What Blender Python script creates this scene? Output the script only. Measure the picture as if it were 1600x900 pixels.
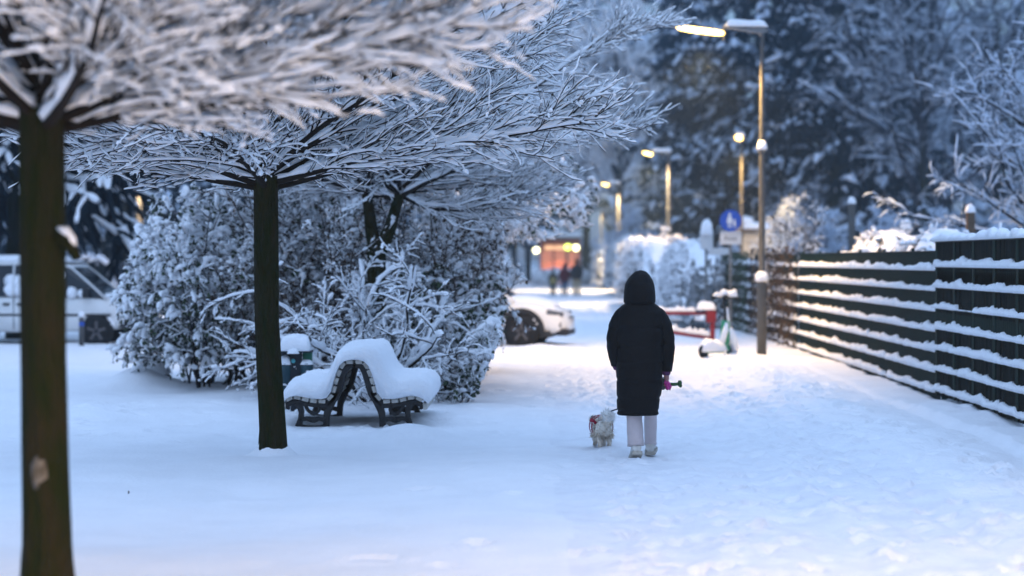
import bpy, bmesh, math, random
import numpy as np
from mathutils import Vector, Matrix
R_ = math.radians
for o in list(bpy.data.objects):
    bpy.data.objects.remove(o)
S = bpy.context.scene
C = S.collection

# ------------------------------------------------------------------ camera, sky, sun, exposure
F, VX, VY, EYE = 3777.8, 835.0, 404.0, 1.75          # focal length in photo pixels, vanishing point of the path, eye height
cam = bpy.data.cameras.new('camera'); co = bpy.data.objects.new('camera', cam); C.objects.link(co)
co.location = (0, 0, EYE)
co.rotation_euler = (math.pi/2 - math.atan(46/F), 0, math.atan(35/F))
cam.lens = 85; cam.sensor_width = 36; cam.clip_end = 3000; cam.clip_start = 0.1
cam.dof.use_dof = True; cam.dof.focus_distance = 22.0; cam.dof.aperture_fstop = 1.35
S.camera = co

SUN_EL, SUN_ROT = R_(3.0), R_(200)
w = bpy.data.worlds.new('World'); S.world = w; w.use_nodes = True
nt = w.node_tree; bg = nt.nodes['Background']
sky = nt.nodes.new('ShaderNodeTexSky'); sky.sky_type = 'NISHITA'; sky.sun_disc = False
sky.sun_elevation = SUN_EL; sky.sun_rotation = SUN_ROT; sky.ozone_density = 2.5; sky.dust_density = 0.3
cool = nt.nodes.new('ShaderNodeMix'); cool.data_type = 'RGBA'; cool.blend_type = 'MULTIPLY'; cool.inputs['Factor'].default_value = 1
cool.inputs['B'].default_value = (0.80, 0.96, 1.27, 1)          # camera white balance: the dusk sky reads blue
nt.links.new(sky.outputs[0], cool.inputs['A'])
# a closed dusk cloud cover over that sky: blue, and brighter overhead than at the horizon
geo = nt.nodes.new('ShaderNodeNewGeometry'); sep = nt.nodes.new('ShaderNodeSeparateXYZ'); ramp = nt.nodes.new('ShaderNodeMapRange')
nt.links.new(geo.outputs['Incoming'], sep.inputs[0]); nt.links.new(sep.outputs['Z'], ramp.inputs['Value'])
ramp.inputs['From Min'].default_value = 0; ramp.inputs['From Max'].default_value = -1; ramp.inputs['To Min'].default_value = 0.28; ramp.inputs['To Max'].default_value = 1.0
cloud = nt.nodes.new('ShaderNodeVectorMath'); cloud.operation = 'SCALE'; cloud.inputs[0].default_value = (0.655, 0.97, 1.52); nt.links.new(ramp.outputs[0], cloud.inputs['Scale'])
cover = nt.nodes.new('ShaderNodeMix'); cover.data_type = 'RGBA'; cover.inputs['Factor'].default_value = 0.92
nt.links.new(cool.outputs['Result'], cover.inputs['A']); nt.links.new(cloud.outputs[0], cover.inputs['B'])
nt.links.new(cover.outputs['Result'], bg.inputs[0]); bg.inputs[1].default_value = 0.10
sl = bpy.data.lights.new('dusk_sun', 'SUN'); so = bpy.data.objects.new('dusk_sun', sl); C.objects.link(so)
sl.energy = 0.05; sl.angle = R_(60); sl.color = (0.7, 0.8, 1.0)
so.rotation_euler = (R_(35), 0, R_(-20))
S.view_settings.view_transform = 'Standard'; S.view_settings.look = 'None'
S.view_settings.exposure = 3.50; S.view_settings.gamma = 1
S.cycles.use_denoising = True
S.cycles.max_bounces = 6; S.cycles.diffuse_bounces = 2; S.cycles.volume_bounces = 0
S.cycles.sample_clamp_indirect = 4

rng = np.random.default_rng(7)
random.seed(7)

# ------------------------------------------------------------------ materials
def mat(name, col, rough=0.7, spec=0.3, metal=0.0, emit=None, estr=0.0, var=0.0, vscale=8.0, col2=None, bump=0.0, bscale=30.0, stretch=None):
    m = bpy.data.materials.new(name); m.use_nodes = True
    t = m.node_tree; b = t.nodes['Principled BSDF']
    b.inputs['Base Color'].default_value = (*col, 1); b.inputs['Roughness'].default_value = rough
    b.inputs['Specular IOR Level'].default_value = spec; b.inputs['Metallic'].default_value = metal
    tc = t.nodes.new('ShaderNodeTexCoord')
    src = tc.outputs['Object']
    if stretch:
        mp = t.nodes.new('ShaderNodeMapping'); mp.inputs['Scale'].default_value = stretch
        t.links.new(src, mp.inputs['Vector']); src = mp.outputs[0]
    if col2 or var:
        if not col2: col2 = tuple(min(1, c*(1-var)) for c in col)
        n = t.nodes.new('ShaderNodeTexNoise'); n.inputs['Scale'].default_value = vscale; n.inputs['Detail'].default_value = 5
        n.inputs['Roughness'].default_value = 0.65
        t.links.new(src, n.inputs['Vector'])
        cr = t.nodes.new('ShaderNodeValToRGB')
        cr.color_ramp.elements[0].position = 0.38; cr.color_ramp.elements[1].position = 0.62
        cr.color_ramp.elements[0].color = (*col2, 1); cr.color_ramp.elements[1].color = (*col, 1)
        t.links.new(n.outputs[0], cr.inputs[0]); t.links.new(cr.outputs[0], b.inputs['Base Color'])
    if bump:
        n2 = t.nodes.new('ShaderNodeTexNoise'); n2.inputs['Scale'].default_value = bscale; n2.inputs['Detail'].default_value = 4
        t.links.new(src, n2.inputs['Vector'])
        bp = t.nodes.new('ShaderNodeBump'); bp.inputs['Strength'].default_value = 1; bp.inputs['Distance'].default_value = bump
        t.links.new(n2.outputs[0], bp.inputs['Height']); t.links.new(bp.outputs[0], b.inputs['Normal'])
    if emit:
        b.inputs['Emission Color'].default_value = (*emit, 1); b.inputs['Emission Strength'].default_value = estr
    return m

M = {}
M['snow'] = mat('snow', (0.86, 0.88, 0.92), 0.65, 0.25, bump=0.01, bscale=45)
M['snow_ground'] = mat('snow_ground', (0.87, 0.88, 0.91), 0.6, 0.3, var=0.05, vscale=1.5, bump=0.012, bscale=22)
M['snow_path'] = mat('snow_path', (0.85, 0.865, 0.90), 0.55, 0.3, col2=(0.78, 0.79, 0.83), vscale=2.2, bump=0.014, bscale=16)
M['snow_shaded'] = mat('snow_shaded', (0.56, 0.65, 0.78), 0.7, 0.2)  # tree snow with the blue dusk shade put into its colour
M['bark'] = mat('bark', (0.025, 0.021, 0.010), 0.9, 0.06, col2=(0.012, 0.018, 0.004), vscale=11, bump=0.06, bscale=42, stretch=(1, 1, 0.22))
M['twig'] = mat('twig', (0.013, 0.0095, 0.008), 0.9, 0.1)
M['twig_brown'] = mat('twig_brown', (0.070, 0.052, 0.044), 0.9, 0.1)
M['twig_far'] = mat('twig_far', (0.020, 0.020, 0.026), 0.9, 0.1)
M['needle'] = mat('needle', (0.005, 0.010, 0.016), 0.9, 0.1)
M['leaf'] = mat('leaf', (0.045, 0.075, 0.035), 0.7, 0.3, var=0.5, vscale=5)
M['dry_leaf'] = mat('dry_leaf', (0.060, 0.040, 0.026), 0.8, 0.2)
M['hedge'] = mat('hedge', (0.035, 0.040, 0.030), 0.9, 0.1, col2=(0.30, 0.31, 0.34), vscale=7)
M['green'] = mat('fence_green', (0.0012, 0.022, 0.0155), 0.7, 0.1, var=0.4, vscale=3)
M['reed'] = mat('strip_grey_green', (0.010, 0.015, 0.014), 0.8, 0.12, var=0.5, vscale=14, stretch=(1, 6, 0.4))
M['green_rod'] = mat('rod_green', (0.003, 0.012, 0.010), 0.6, 0.2)
M['iron'] = mat('cast_iron', (0.012, 0.012, 0.014), 0.55, 0.4, var=0.4, vscale=25)
M['slat'] = mat('slat_wood', (0.60, 0.57, 0.52), 0.75, 0.2, var=0.35, vscale=14, bump=0.004, bscale=60)
M['galv'] = mat('galvanised', (0.20, 0.20, 0.20), 0.55, 0.4, metal=0.3, var=0.25, vscale=10)
M['galv_dark'] = mat('galvanised_dark', (0.085, 0.085, 0.085), 0.65, 0.35, var=0.3, vscale=6)
M['lit'] = mat('lit_diffuser', (0.9, 0.85, 0.7), 0.4, 0.3, emit=(1.0, 0.58, 0.10), estr=1.1)
M['lit2'] = mat('lit_lamp_white', (0.9, 0.9, 0.8), 0.4, 0.3, emit=(1.0, 0.66, 0.14), estr=1.1)
M['coat'] = mat('coat_black', (0.0032, 0.0032, 0.0045), 0.62, 0.14, bump=0.012, bscale=16)
M['trouser'] = mat('trouser_pale', (0.62, 0.53, 0.53), 0.85, 0.15, var=0.12, vscale=5, bump=0.012, bscale=10)
M['shoe'] = mat('shoe_white', (0.66, 0.64, 0.60), 0.6, 0.3, var=0.2, vscale=20)
M['sole'] = mat('shoe_sole', (0.48, 0.44, 0.38), 0.7, 0.2, var=0.3, vscale=30)
M['skin'] = mat('skin', (0.42, 0.22, 0.19), 0.6, 0.3)
M['cuff'] = mat('cuff_purple', (0.10, 0.035, 0.10), 0.85, 0.2)
M['pink'] = mat('pink_petal', (0.62, 0.055, 0.30), 0.6, 0.3, var=0.4, vscale=60)
M['stem_green'] = mat('stem_green', (0.035, 0.10, 0.03), 0.6, 0.3, var=0.4, vscale=50)
M['pouch'] = mat('pouch_grey', (0.075, 0.085, 0.08), 0.7, 0.3)
M['fur'] = mat('fur_cream', (0.84, 0.75, 0.64), 0.95, 0.1, var=0.15, vscale=18)
M['fur_white'] = mat('fur_white', (0.82, 0.80, 0.77), 0.95, 0.1, var=0.1, vscale=20)
M['red'] = mat('red_paint', (0.20, 0.008, 0.016), 0.5, 0.3, var=0.2, vscale=8)
M['red_cloth'] = mat('red_cloth', (0.30, 0.02, 0.045), 0.9, 0.1)
M['white_paint'] = mat('white_paint', (0.78, 0.79, 0.80), 0.3, 0.5, var=0.05, vscale=2)
M['van_paint'] = mat('van_paint', (0.72, 0.73, 0.73), 0.4, 0.4, var=0.12, vscale=2)
M['glass'] = mat('dark_glass', (0.012, 0.015, 0.02), 0.12, 0.5)
M['rubber'] = mat('rubber', (0.014, 0.014, 0.015), 0.85, 0.2)
M['black_plastic'] = mat('black_plastic', (0.018, 0.018, 0.02), 0.6, 0.3)
M['rim'] = mat('rim_metal', (0.10, 0.095, 0.10), 0.4, 0.5, metal=0.5)
M['lens'] = mat('lens', (0.10, 0.11, 0.13), 0.15, 0.5)
M['bin'] = mat('bin_teal', (0.016, 0.060, 0.082), 0.55, 0.35, var=0.3, vscale=10)
M['bin_post'] = mat('bin_post', (0.010, 0.016, 0.024), 0.6, 0.3)
M['bin_green'] = mat('bin_green', (0.02, 0.16, 0.10), 0.6, 0.3)
M['teal'] = mat('teal_spot', (0.10, 0.42, 0.45), 0.5, 0.3)
M['sign_blue'] = mat('sign_blue', (0.008, 0.075, 0.42), 0.4, 0.4)
M['sign_white'] = mat('sign_white', (0.62, 0.62, 0.62), 0.5, 0.3)
M['sign_fig'] = mat('sign_figure', (0.75, 0.74, 0.76), 0.5, 0.3)
M['ink'] = mat('ink', (0.03, 0.03, 0.03), 0.7, 0.2)
M['scoot'] = mat('scooter_green', (0.02, 0.26, 0.13), 0.4, 0.4)
M['shed'] = mat('shed_plaster', (0.58, 0.52, 0.42), 0.85, 0.15, var=0.1, vscale=3)
M['wall_far'] = mat('brick_orange', (0.42, 0.13, 0.07), 0.8, 0.2, var=0.2, vscale=2)
M['shopfront'] = mat('lit_shopfront', (0.5, 0.2, 0.1), 0.6, 0.2, emit=(1.0, 0.33, 0.20), estr=0.045)
M['shop_sign'] = mat('lit_sign', (0.8, 0.5, 0.3), 0.6, 0.2, emit=(1.0, 0.52, 0.24), estr=0.11)
M['green_lamp'] = mat('lit_yellow_green', (0.8, 0.9, 0.3), 0.5, 0.2, emit=(0.72, 0.95, 0.10), estr=.6)
M['white_lamp'] = mat('lit_pale_yellow', (0.9, 0.9, 0.6), 0.5, 0.2, emit=(1.0, 0.93, 0.5), estr=.8)
M['post_wood'] = mat('post_wood', (0.12, 0.085, 0.06), 0.85, 0.15, var=0.3, vscale=8)
M['stone'] = mat('stone', (0.10, 0.10, 0.10), 0.9, 0.2, var=0.4, vscale=6)
M['jacket_dark'] = mat('jacket_dark', (0.02, 0.018, 0.02), 0.8, 0.2)
M['jacket_red'] = mat('jacket_red', (0.10, 0.012, 0.018), 0.8, 0.2)
M['jacket_yellow'] = mat('jacket_yellow', (0.34, 0.27, 0.10), 0.8, 0.2)
M['jeans'] = mat('jeans_blue', (0.03, 0.09, 0.17), 0.85, 0.2)
M['beige'] = mat('trouser_beige', (0.40, 0.31, 0.20), 0.85, 0.2)
M['hair'] = mat('hair_dark', (0.02, 0.014, 0.01), 0.8, 0.2)
M['scar'] = mat('bark_scar', (0.17, 0.155, 0.14), 0.9, 0.1, col2=(0.06, 0.05, 0.035), vscale=14)

# ------------------------------------------------------------------ object helpers
def link(name, me, m, parent=None):
    o = bpy.data.objects.new(name, me); C.objects.link(o)
    ms = m if isinstance(m, (list, tuple)) else [m]
    for k in ms:
        if k.name not in [x.name for x in me.materials]: me.materials.append(k)
    if parent is not None: o.parent = parent
    return o

def np_mesh(name, V, Fq, m, parent=None, smooth=True, midx=None):
    V = np.ascontiguousarray(V, dtype=np.float32).reshape(-1, 3); Fq = np.ascontiguousarray(Fq, dtype=np.int32)
    k = Fq.shape[1]
    me = bpy.data.meshes.new(name)
    me.vertices.add(len(V)); me.vertices.foreach_set('co', V.ravel())
    me.loops.add(Fq.size); me.loops.foreach_set('vertex_index', Fq.ravel())
    me.polygons.add(len(Fq)); me.polygons.foreach_set('loop_start', np.arange(0, Fq.size, k, dtype=np.int32))
    try: me.polygons.foreach_set('loop_total', np.full(len(Fq), k, dtype=np.int32))
    except Exception: pass
    if midx is not None: me.polygons.foreach_set('material_index', np.asarray(midx, dtype=np.int32))
    me.polygons.foreach_set('use_smooth', np.full(len(Fq), smooth, dtype=bool))
    me.update(calc_edges=True)
    return link(name, me, m, parent)

class MB:
    """collects pieces (verts, faces of any size) into one mesh"""
    def __init__(s): s.v = []; s.f = []; s.sm = []
    def add(s, v, f, smooth=False):
        o = len(s.v); s.v += [tuple(p) for p in v]; s.f += [tuple(i+o for i in q) for q in f]; s.sm += [smooth]*len(f)
        return s
    def box(s, c, d, rz=0.0, rx=0.0, ry=0.0, bev=0.0):
        hx, hy, hz = d[0]/2, d[1]/2, d[2]/2
        mtx = Matrix.Translation(c) @ Matrix.Rotation(rz, 4, 'Z') @ Matrix.Rotation(ry, 4, 'Y') @ Matrix.Rotation(rx, 4, 'X')
        b = min(bev, hx*0.9, hy*0.9, hz*0.9)
        if b <= 0:
            v = [mtx @ Vector((x*hx, y*hy, z*hz)) for x in (-1, 1) for y in (-1, 1) for z in (-1, 1)]
            return s.add(v, [(0, 1, 3, 2), (4, 6, 7, 5), (0, 4, 5, 1), (2, 3, 7, 6), (0, 2, 6, 4), (1, 5, 7, 3)])
        bm = bmesh.new(); bmesh.ops.create_cube(bm, size=1.0, matrix=Matrix.Diagonal((d[0], d[1], d[2], 1)))
        bmesh.ops.bevel(bm, geom=bm.edges[:], offset=b, segments=2, affect='EDGES', profile=0.7)
        bm.verts.index_update()
        s.add([mtx @ v.co for v in bm.verts], [[v.index for v in f.verts] for f in bm.faces], True); bm.free()
        return s
    def tube(s, pts, r, n=10, cap=True, flat=1.0):
        pts = np.array(pts, float); rr = np.broadcast_to(np.array(r, float), (len(pts),))
        V, Q = tubes(pts[None], rr[None], n, flat=flat)
        V = V.reshape(-1, 3); o = len(s.v)
        s.add(V, Q.tolist(), True)
        if cap:
            K = len(pts)
            s.f.append(tuple(o+i for i in range(n))[::-1]); s.f.append(tuple(o+(K-1)*n+i for i in range(n))); s.sm += [False, False]
        return s
    def lathe(s, prof, c=(0, 0, 0), n=20, axis='Z'):
        """prof: list of (r, h)"""
        v = []
        for r, h in prof:
            for i in range(n):
                a = 2*math.pi*i/n; p = (r*math.cos(a), r*math.sin(a), h)
                if axis == 'Y': p = (p[0], p[2], p[1])
                if axis == 'X': p = (p[2], p[0], p[1])
                v.append((p[0]+c[0], p[1]+c[1], p[2]+c[2]))
        f = [(i*n+j, i*n+(j+1) % n, (i+1)*n+(j+1) % n, (i+1)*n+j) for i in range(len(prof)-1) for j in range(n)]
        o = len(s.v); s.add(v, f, True)
        s.f.append(tuple(o+i for i in range(n))[::-1]); s.f.append(tuple(o+(len(prof)-1)*n+i for i in range(n))); s.sm += [False, False]
        return s
    def loft(s, rings, cap=True, smooth=True):
        n = len(rings[0]); o = len(s.v)
        v = [p for r in rings for p in r]
        f = [(i*n+j, i*n+(j+1) % n, (i+1)*n+(j+1) % n, (i+1)*n+j) for i in range(len(rings)-1) for j in range(n)]
        s.add(v, f, smooth)
        if cap:
            s.f.append(tuple(o+i for i in range(n))[::-1]); s.f.append(tuple(o+(len(rings)-1)*n+i for i in range(n))); s.sm += [smooth, smooth]
        return s
    def prism(s, poly, y0, y1, plane='XZ'):
        n = len(poly)
        mk = (lambda p, y: (p[0], y, p[1])) if plane == 'XZ' else (lambda p, y: (p[0], p[1], y))
        v = [mk(p, y0) for p in poly] + [mk(p, y1) for p in poly]
        f = [tuple(range(n)), tuple(range(2*n-1, n-1, -1))] + [(i, n+i, n+(i+1) % n, (i+1) % n) for i in range(n)]
        return s.add(v, f)
    def build(s, name, m, parent=None):
        me = bpy.data.meshes.new(name); me.from_pydata([tuple(map(float, p)) for p in s.v], [], s.f)
        me.polygons.foreach_set('use_smooth', s.sm); me.update()
        bm = bmesh.new(); bm.from_mesh(me); bmesh.ops.recalc_face_normals(bm, faces=bm.faces[:]); bm.to_mesh(me); bm.free()
        return link(name, me, m, parent)

def tag(o, label=None, cat=None, group=None, kind=None):
    if label: o['label'] = label
    if cat: o['category'] = cat
    if group: o['group'] = group
    if kind: o['kind'] = kind
    return o
def thing(name, label, cat, loc=(0, 0, 0), rz=0.0, group=None):
    o = bpy.data.objects.new(name, None); C.objects.link(o); o.location = loc; o.rotation_euler = (0, 0, rz); o.empty_display_size = 0.2
    return tag(o, label, cat, group)
def dup(root, loc, rz=0.0, label=None, scale=None):
    r = root.copy(); C.objects.link(r); r.location = loc; r.rotation_euler = (0, 0, rz)
    if scale is not None: r.scale = (scale,)*3 if np.isscalar(scale) else scale
    if label: r['label'] = label
    for ch in list(root.children):
        c = ch.copy(); C.objects.link(c); c.parent = r
        for g in ch.children:
            d = g.copy(); C.objects.link(d); d.parent = c
    return r
def at(px, py, d):
    """a point of the photo at distance d along the path, in metres"""
    return ((px-VX)/F*d, d, EYE-(py-VY)/F*d)
def gx(px, d): return (px-VX)/F*d

# ------------------------------------------------------------------ noise, tubes, growth
def _h(ix, iy, s):
    v = np.sin(ix*127.1+iy*311.7+s*74.7)*43758.5453
    return v-np.floor(v)
def vn(x, y, s=0.0):
    x = np.asarray(x, float); y = np.asarray(y, float)
    ix = np.floor(x); iy = np.floor(y); fx = x-ix; fy = y-iy
    fx = fx*fx*(3-2*fx); fy = fy*fy*(3-2*fy)
    a = _h(ix, iy, s); b = _h(ix+1, iy, s); c = _h(ix, iy+1, s); d = _h(ix+1, iy+1, s)
    return (a*(1-fx)+b*fx)*(1-fy)+(c*(1-fx)+d*fx)*fy-0.5
def fbm(x, y, s=0, o=3):
    r = 0; a = 1.0
    for i in range(o): r = r+a*vn(x*2**i, y*2**i, s+i*13); a *= 0.5
    return r
def nrm(v): return v/np.maximum(np.linalg.norm(v, axis=-1, keepdims=True), 1e-9)
def tubes(Pn, Rn, sides, flat=1.0):
    N, K, _ = Pn.shape
    T = nrm(np.gradient(Pn, axis=1))
    md = nrm(Pn[:, -1]-Pn[:, 0])
    ref = np.where((np.abs(md[:, 2]) < 0.9)[:, None], np.array([0, 0, 1.0]), np.array([1.0, 0, 0]))[:, None, :]
    sd = nrm(np.cross(T, np.broadcast_to(ref, T.shape))); up = np.cross(sd, T)
    a = np.arange(sides)*2*np.pi/sides
    ring = np.cos(a)[None, None, :, None]*sd[:, :, None, :]+np.sin(a)[None, None, :, None]*up[:, :, None, :]*flat
    V = Pn[:, :, None, :]+ring*Rn[:, :, None, None]
    n = np.arange(N)[:, None, None]*(K*sides); k = np.arange(K-1)[None, :, None]*sides; j = np.arange(sides)[None, None, :]
    j2 = (j+1) % sides
    Q = np.stack([n+k+j, n+k+j2, n+k+sides+j2, n+k+sides+j], -1).reshape(-1, 4)
    return V.reshape(-1, 3), Q
def cat(parts):
    vs, fs, o = [], [], 0
    for v, f in parts:
        vs.append(v); fs.append(f+o); o += len(v)
    return np.concatenate(vs), np.concatenate(fs)
def grow(st, d, L, K, wander, up, rg):
    N = len(st); P = np.zeros((N, K, 3)); P[:, 0] = st; d = nrm(np.array(d, float)); L = np.broadcast_to(L, (N,)); up = np.broadcast_to(up, (N,))
    for k in range(1, K):
        d = d+rg.normal(0, wander, (N, 3)); d[:, 2] += up; d = nrm(d)
        P[:, k] = P[:, k-1]+d*(L/(K-1))[:, None]
    return P
def children(P, n, t0, t1, a0, a1, rg, flat=0.5, tpow=1.0):
    N, K, _ = P.shape
    i = np.repeat(np.arange(N), n); t = t0+(t1-t0)*rg.random(len(i))**tpow
    s = t*(K-1); k = np.clip(np.floor(s).astype(int), 0, K-2); fr = (s-k)[:, None]
    pos = P[i, k]*(1-fr)+P[i, k+1]*fr; tan = nrm(P[i, k+1]-P[i, k])
    rnd = rg.normal(0, 1, (len(i), 3)); rnd[:, 2] *= flat
    perp = nrm(rnd-tan*np.sum(rnd*tan, -1, keepdims=True))
    an = (a0+(a1-a0)*rg.random(len(i)))[:, None]
    return pos, tan*np.cos(an)+perp*np.sin(an), t, i
def taper(N, K, r0, r1): 
    r0 = np.broadcast_to(r0, (N,))[:, None]; r1 = np.broadcast_to(r1, (N,))[:, None]
    return r0+(r1-r0)*np.linspace(0, 1, K)[None, :]
def clumps(p, d, L, r, rg, sides=6):
    """rounded cushions of snow lying on twigs"""
    n = len(p); u = np.linspace(-1, 1, 6); L = np.broadcast_to(L, (n,)); r = np.broadcast_to(r, (n,))
    d = d.copy(); d[:, 2] *= .6; d = nrm(d)
    P_ = p[:, None, :]+d[:, None, :]*(u[None, :, None]*L[:, None, None]/2)
    P_[:, :, 2] += r[:, None]*.55-(u[None, :]**2)*L[:, None]*.14; P_ += rg.normal(0, .10, P_.shape)*r[:, None, None]
    R__ = np.sqrt(np.clip(1-u**2, .03, 1))[None, :]*r[:, None]*rg.uniform(.75, 1.25, (n, 6))
    return tubes(P_, R__, sides, .85)
def pick(P, n, rg, k0=1):
    i = rg.integers(0, len(P), n); k = rg.integers(k0, P.shape[1], n)
    return P[i, k], nrm(P[i, k]-P[i, np.maximum(k-1, 0)]+1e-6)
def snow_on(P, Rr, s, rg, cover=1.0, sides=5, steep=1.0, sub=2, end=0.6):
    """lumpy snow ridges lying on top of polylines"""
    N, K, _ = P.shape
    K2 = (K-1)*sub+1; x = np.linspace(0, K-1, K2); k = np.clip(np.floor(x).astype(int), 0, K-2); fr = (x-k)
    Q = P[:, k]*(1-fr)[None, :, None]+P[:, k+1]*fr[None, :, None]; r = Rr[:, k]*(1-fr)+Rr[:, k+1]*fr
    T = nrm(np.gradient(Q, axis=1)); tz = np.abs(T[:, :, 2])
    f = np.clip(1.25-steep*tz, 0.12, 1.0)
    lump = 0.55+0.75*rg.random((N, K2))
    if cover < 1.0:
        g = rg.random((N, K2)); g = (g+np.roll(g, 1, 1)+np.roll(g, -1, 1))/3
        lump = lump*np.clip((cover-g)*6+0.5, 0.02, 1.0)
    e = np.minimum(1, np.minimum(np.arange(K2), np.arange(K2)[::-1])/1.5+end)
    s = np.broadcast_to(s, (N,))[:, None]
    sr = s*f*lump*e[None, :]
    Q = Q.copy(); Q[:, :, 2] += r*0.6+sr*0.80
    Q[:, :, :2] += rg.normal(0, 0.12, (N, K2, 2))*s[:, :, None]
    return tubes(Q, sr, sides)

# ------------------------------------------------------------------ ground and path
def Hs(x, y):
    x = np.asarray(x, float); y = np.asarray(y, float)
    h = 0.05*fbm(x/2.6, y/4.0, 3, 3)+0.045*fbm(x/0.7, y/1.0, 9, 3)
    far = np.clip((y-55)/40, 0, 1)
    pw = 1/(1+np.exp(-(x-0.25)/0.12))*1/(1+np.exp((x-3.0)/0.22))            # trodden path
    h = h*(1-0.55*pw)-0.012*pw
    h += (0.032*fbm(x/0.24, y/0.45, 21, 3))*(0.35+0.65*pw)*(1-far)*np.clip((x+1.2), 0.12, 1)
    def bump(cx, cy, rx, ry, a): return a*np.exp(-(((x-cx)/rx)**2+((y-cy)/ry)**2))
    h += bump(-1.22, 23.6, .40, .45, .13)+bump(-5.45, 33.2, .45, .7, .25)+bump(-5.0, 27.0, .5, .8, .12)+bump(-6.0, 30.0, .7, .9, .10)
    h += bump(0.1, 46.6, .5, .5, .10)+bump(-1.9, 45.8, 1.0, .7, .08)+bump(-.55, 20.0, .8, 1.0, .05)
    h += bump(-2.36, 21.4, .35, .35, .03)+bump(-2.44, 11.9, .3, .3, .1)+bump(-0.75, 26.6, .5, .6, .05)
    h += bump(2.05+.05*vn(y/.4, y*0, 5), y, .07, 1, .045)*(0.6+fbm(x*0+0.3, y/0.5, 40, 2))+bump(2.85+.12*np.sin(y/4), y, .07, 1, -.035)*np.clip((25-y)/6, 0, 1)
    h += bump(1.0+.06*np.sin(y/3), y, .12, 1, -.02)+bump(1.75+.06*np.sin(y/3+1), y, .12, 1, -.02)
    h += 0.085*np.clip((x-4.36)/.08, 0, 1)*np.clip((5.3-x)/.2, 0, 1)*np.clip((31-y)/3, .25, 1)-0.06*np.clip((x-2.9)/1.2, 0, 1)*np.clip((34-y)/6, 0, 1)*(0.75+0.7*fbm(x/.5, y/.6, 50, 2))
    h += 0.10*np.exp(-((x-3.55)/.55)**2)*(0.6+fbm(x/.6, y/.9, 61, 3))*(y < 45)
    return h
def axis(lo, hi, step, a, b, g=1.12):
    m = np.arange(lo, hi+1e-6, step); l = []; s = step; v = lo
    while v > a: s *= g; v -= s; l.append(v)
    u = []; s = step; v = hi
    while v < b: s *= g; v += s; u.append(v)
    return np.array(l[::-1]+list(m)+u)
gxs = axis(-7.0, 6.0, 0.05, -700, 700)
gys = np.concatenate([axis(10.5, 34, 0.07, -60, 34, 1.2), axis(34.1, 62, 0.14, 34.05, 1500, 1.08)])
gys = np.unique(np.round(gys, 4))
GX, GY = np.meshgrid(gxs, gys, indexing='ij')
GZ = Hs(GX, GY)
fade = np.clip((GY-90)/60, 0, 1); GZ = GZ*(1-fade)
frg = np.random.default_rng(5)
def tread(cx, cy, ang, a, b, dep):
    i0, i1 = np.searchsorted(gxs, [cx-.45, cx+.45]); j0, j1 = np.searchsorted(gys, [cy-.45, cy+.45])
    X = GX[i0:i1, j0:j1]-cx; Y = GY[i0:i1, j0:j1]-cy
    u = X*math.cos(ang)+Y*math.sin(ang); v = -X*math.sin(ang)+Y*math.cos(ang)
    q = (u/b)**2+(v/a)**2
    GZ[i0:i1, j0:j1] += -dep*np.exp(-q*q)+dep*0.45*np.exp(-((np.sqrt(q)-1.45)/.4)**2)
for k in range(620):
    y = 11+37*frg.random(); x = frg.choice([frg.normal(3.35, .55), frg.uniform(2.3, 4.3), frg.uniform(-1.2, 1.0)])
    if x < 0.1 and frg.random() < .75: continue
    tread(x, y, frg.normal(0, .5), .15, .065, frg.uniform(.012, .045))
for k in range(13):                                                     # walkers' tracks along the path
    x0 = [0.55, .75, .98, 1.1, 1.3, 1.55, 1.8, 2.1, 2.4, 2.75, 3.1, 3.5, .9][k]; ph = frg.uniform(0, 6); y = 10.8+frg.random(); sd = 1; st_ = frg.uniform(.60, .75)
    while y < 50:
        xx = x0+.22*math.sin(y/6+ph)+sd*.085+frg.normal(0, .025)
        tread(xx, y, frg.normal(-sd*.12, .1), .135, .052, frg.uniform(.030, .060)*(.8 if x0 < 2.4 else 1.2)); y += st_+frg.normal(0, .05); sd = -sd
yy_ = 10.8                                                              # the dog's small prints
while yy_ < 22.1:
    tread(.62+.05*math.sin(yy_)+frg.choice([-.045, .045]), yy_, 0, .05, .04, .022); yy_ += .17
for k in range(70):                                                     # lone tracks over the lawn by the bench
    tread(frg.uniform(-6, -.2), frg.uniform(23, 29), frg.uniform(0, 3), .16, .08, frg.uniform(.02, .05))
nx, ny = GX.shape
V = np.stack([GX, GY, GZ], -1).reshape(-1, 3)
I, J = np.meshgrid(np.arange(nx-1), np.arange(ny-1), indexing='ij')
Q = np.stack([I*ny+J, (I+1)*ny+J, (I+1)*ny+J+1, I*ny+J+1], -1).reshape(-1, 4)
cx_ = (gxs[:-1]+gxs[1:])/2; cy_ = (gys[:-1]+gys[1:])/2
CXm, CYm = np.meshgrid(cx_, cy_, indexing='ij')
edge = 0.15*vn(CYm/1.3, CXm*0, 3)
inp = ((CXm > 0.2+edge) & (CXm < 3.1+edge) & (CYm > -60) & (CYm < 230)).reshape(-1)
def sub(Q):
    u, inv = np.unique(Q, return_inverse=True); return V[u], inv.reshape(Q.shape)
v1, q1 = sub(Q[~inp]); tag(np_mesh('ground', v1, q1, M['snow_ground']), kind='structure')
v2, q2 = sub(Q[inp]); tag(np_mesh('path', v2, q2, M['snow_path']), kind='structure')
def gz(x, y): return float(Hs(np.array([x]), np.array([y]))[0])*(1-min(1, max(0, (y-90)/60)))

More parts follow.
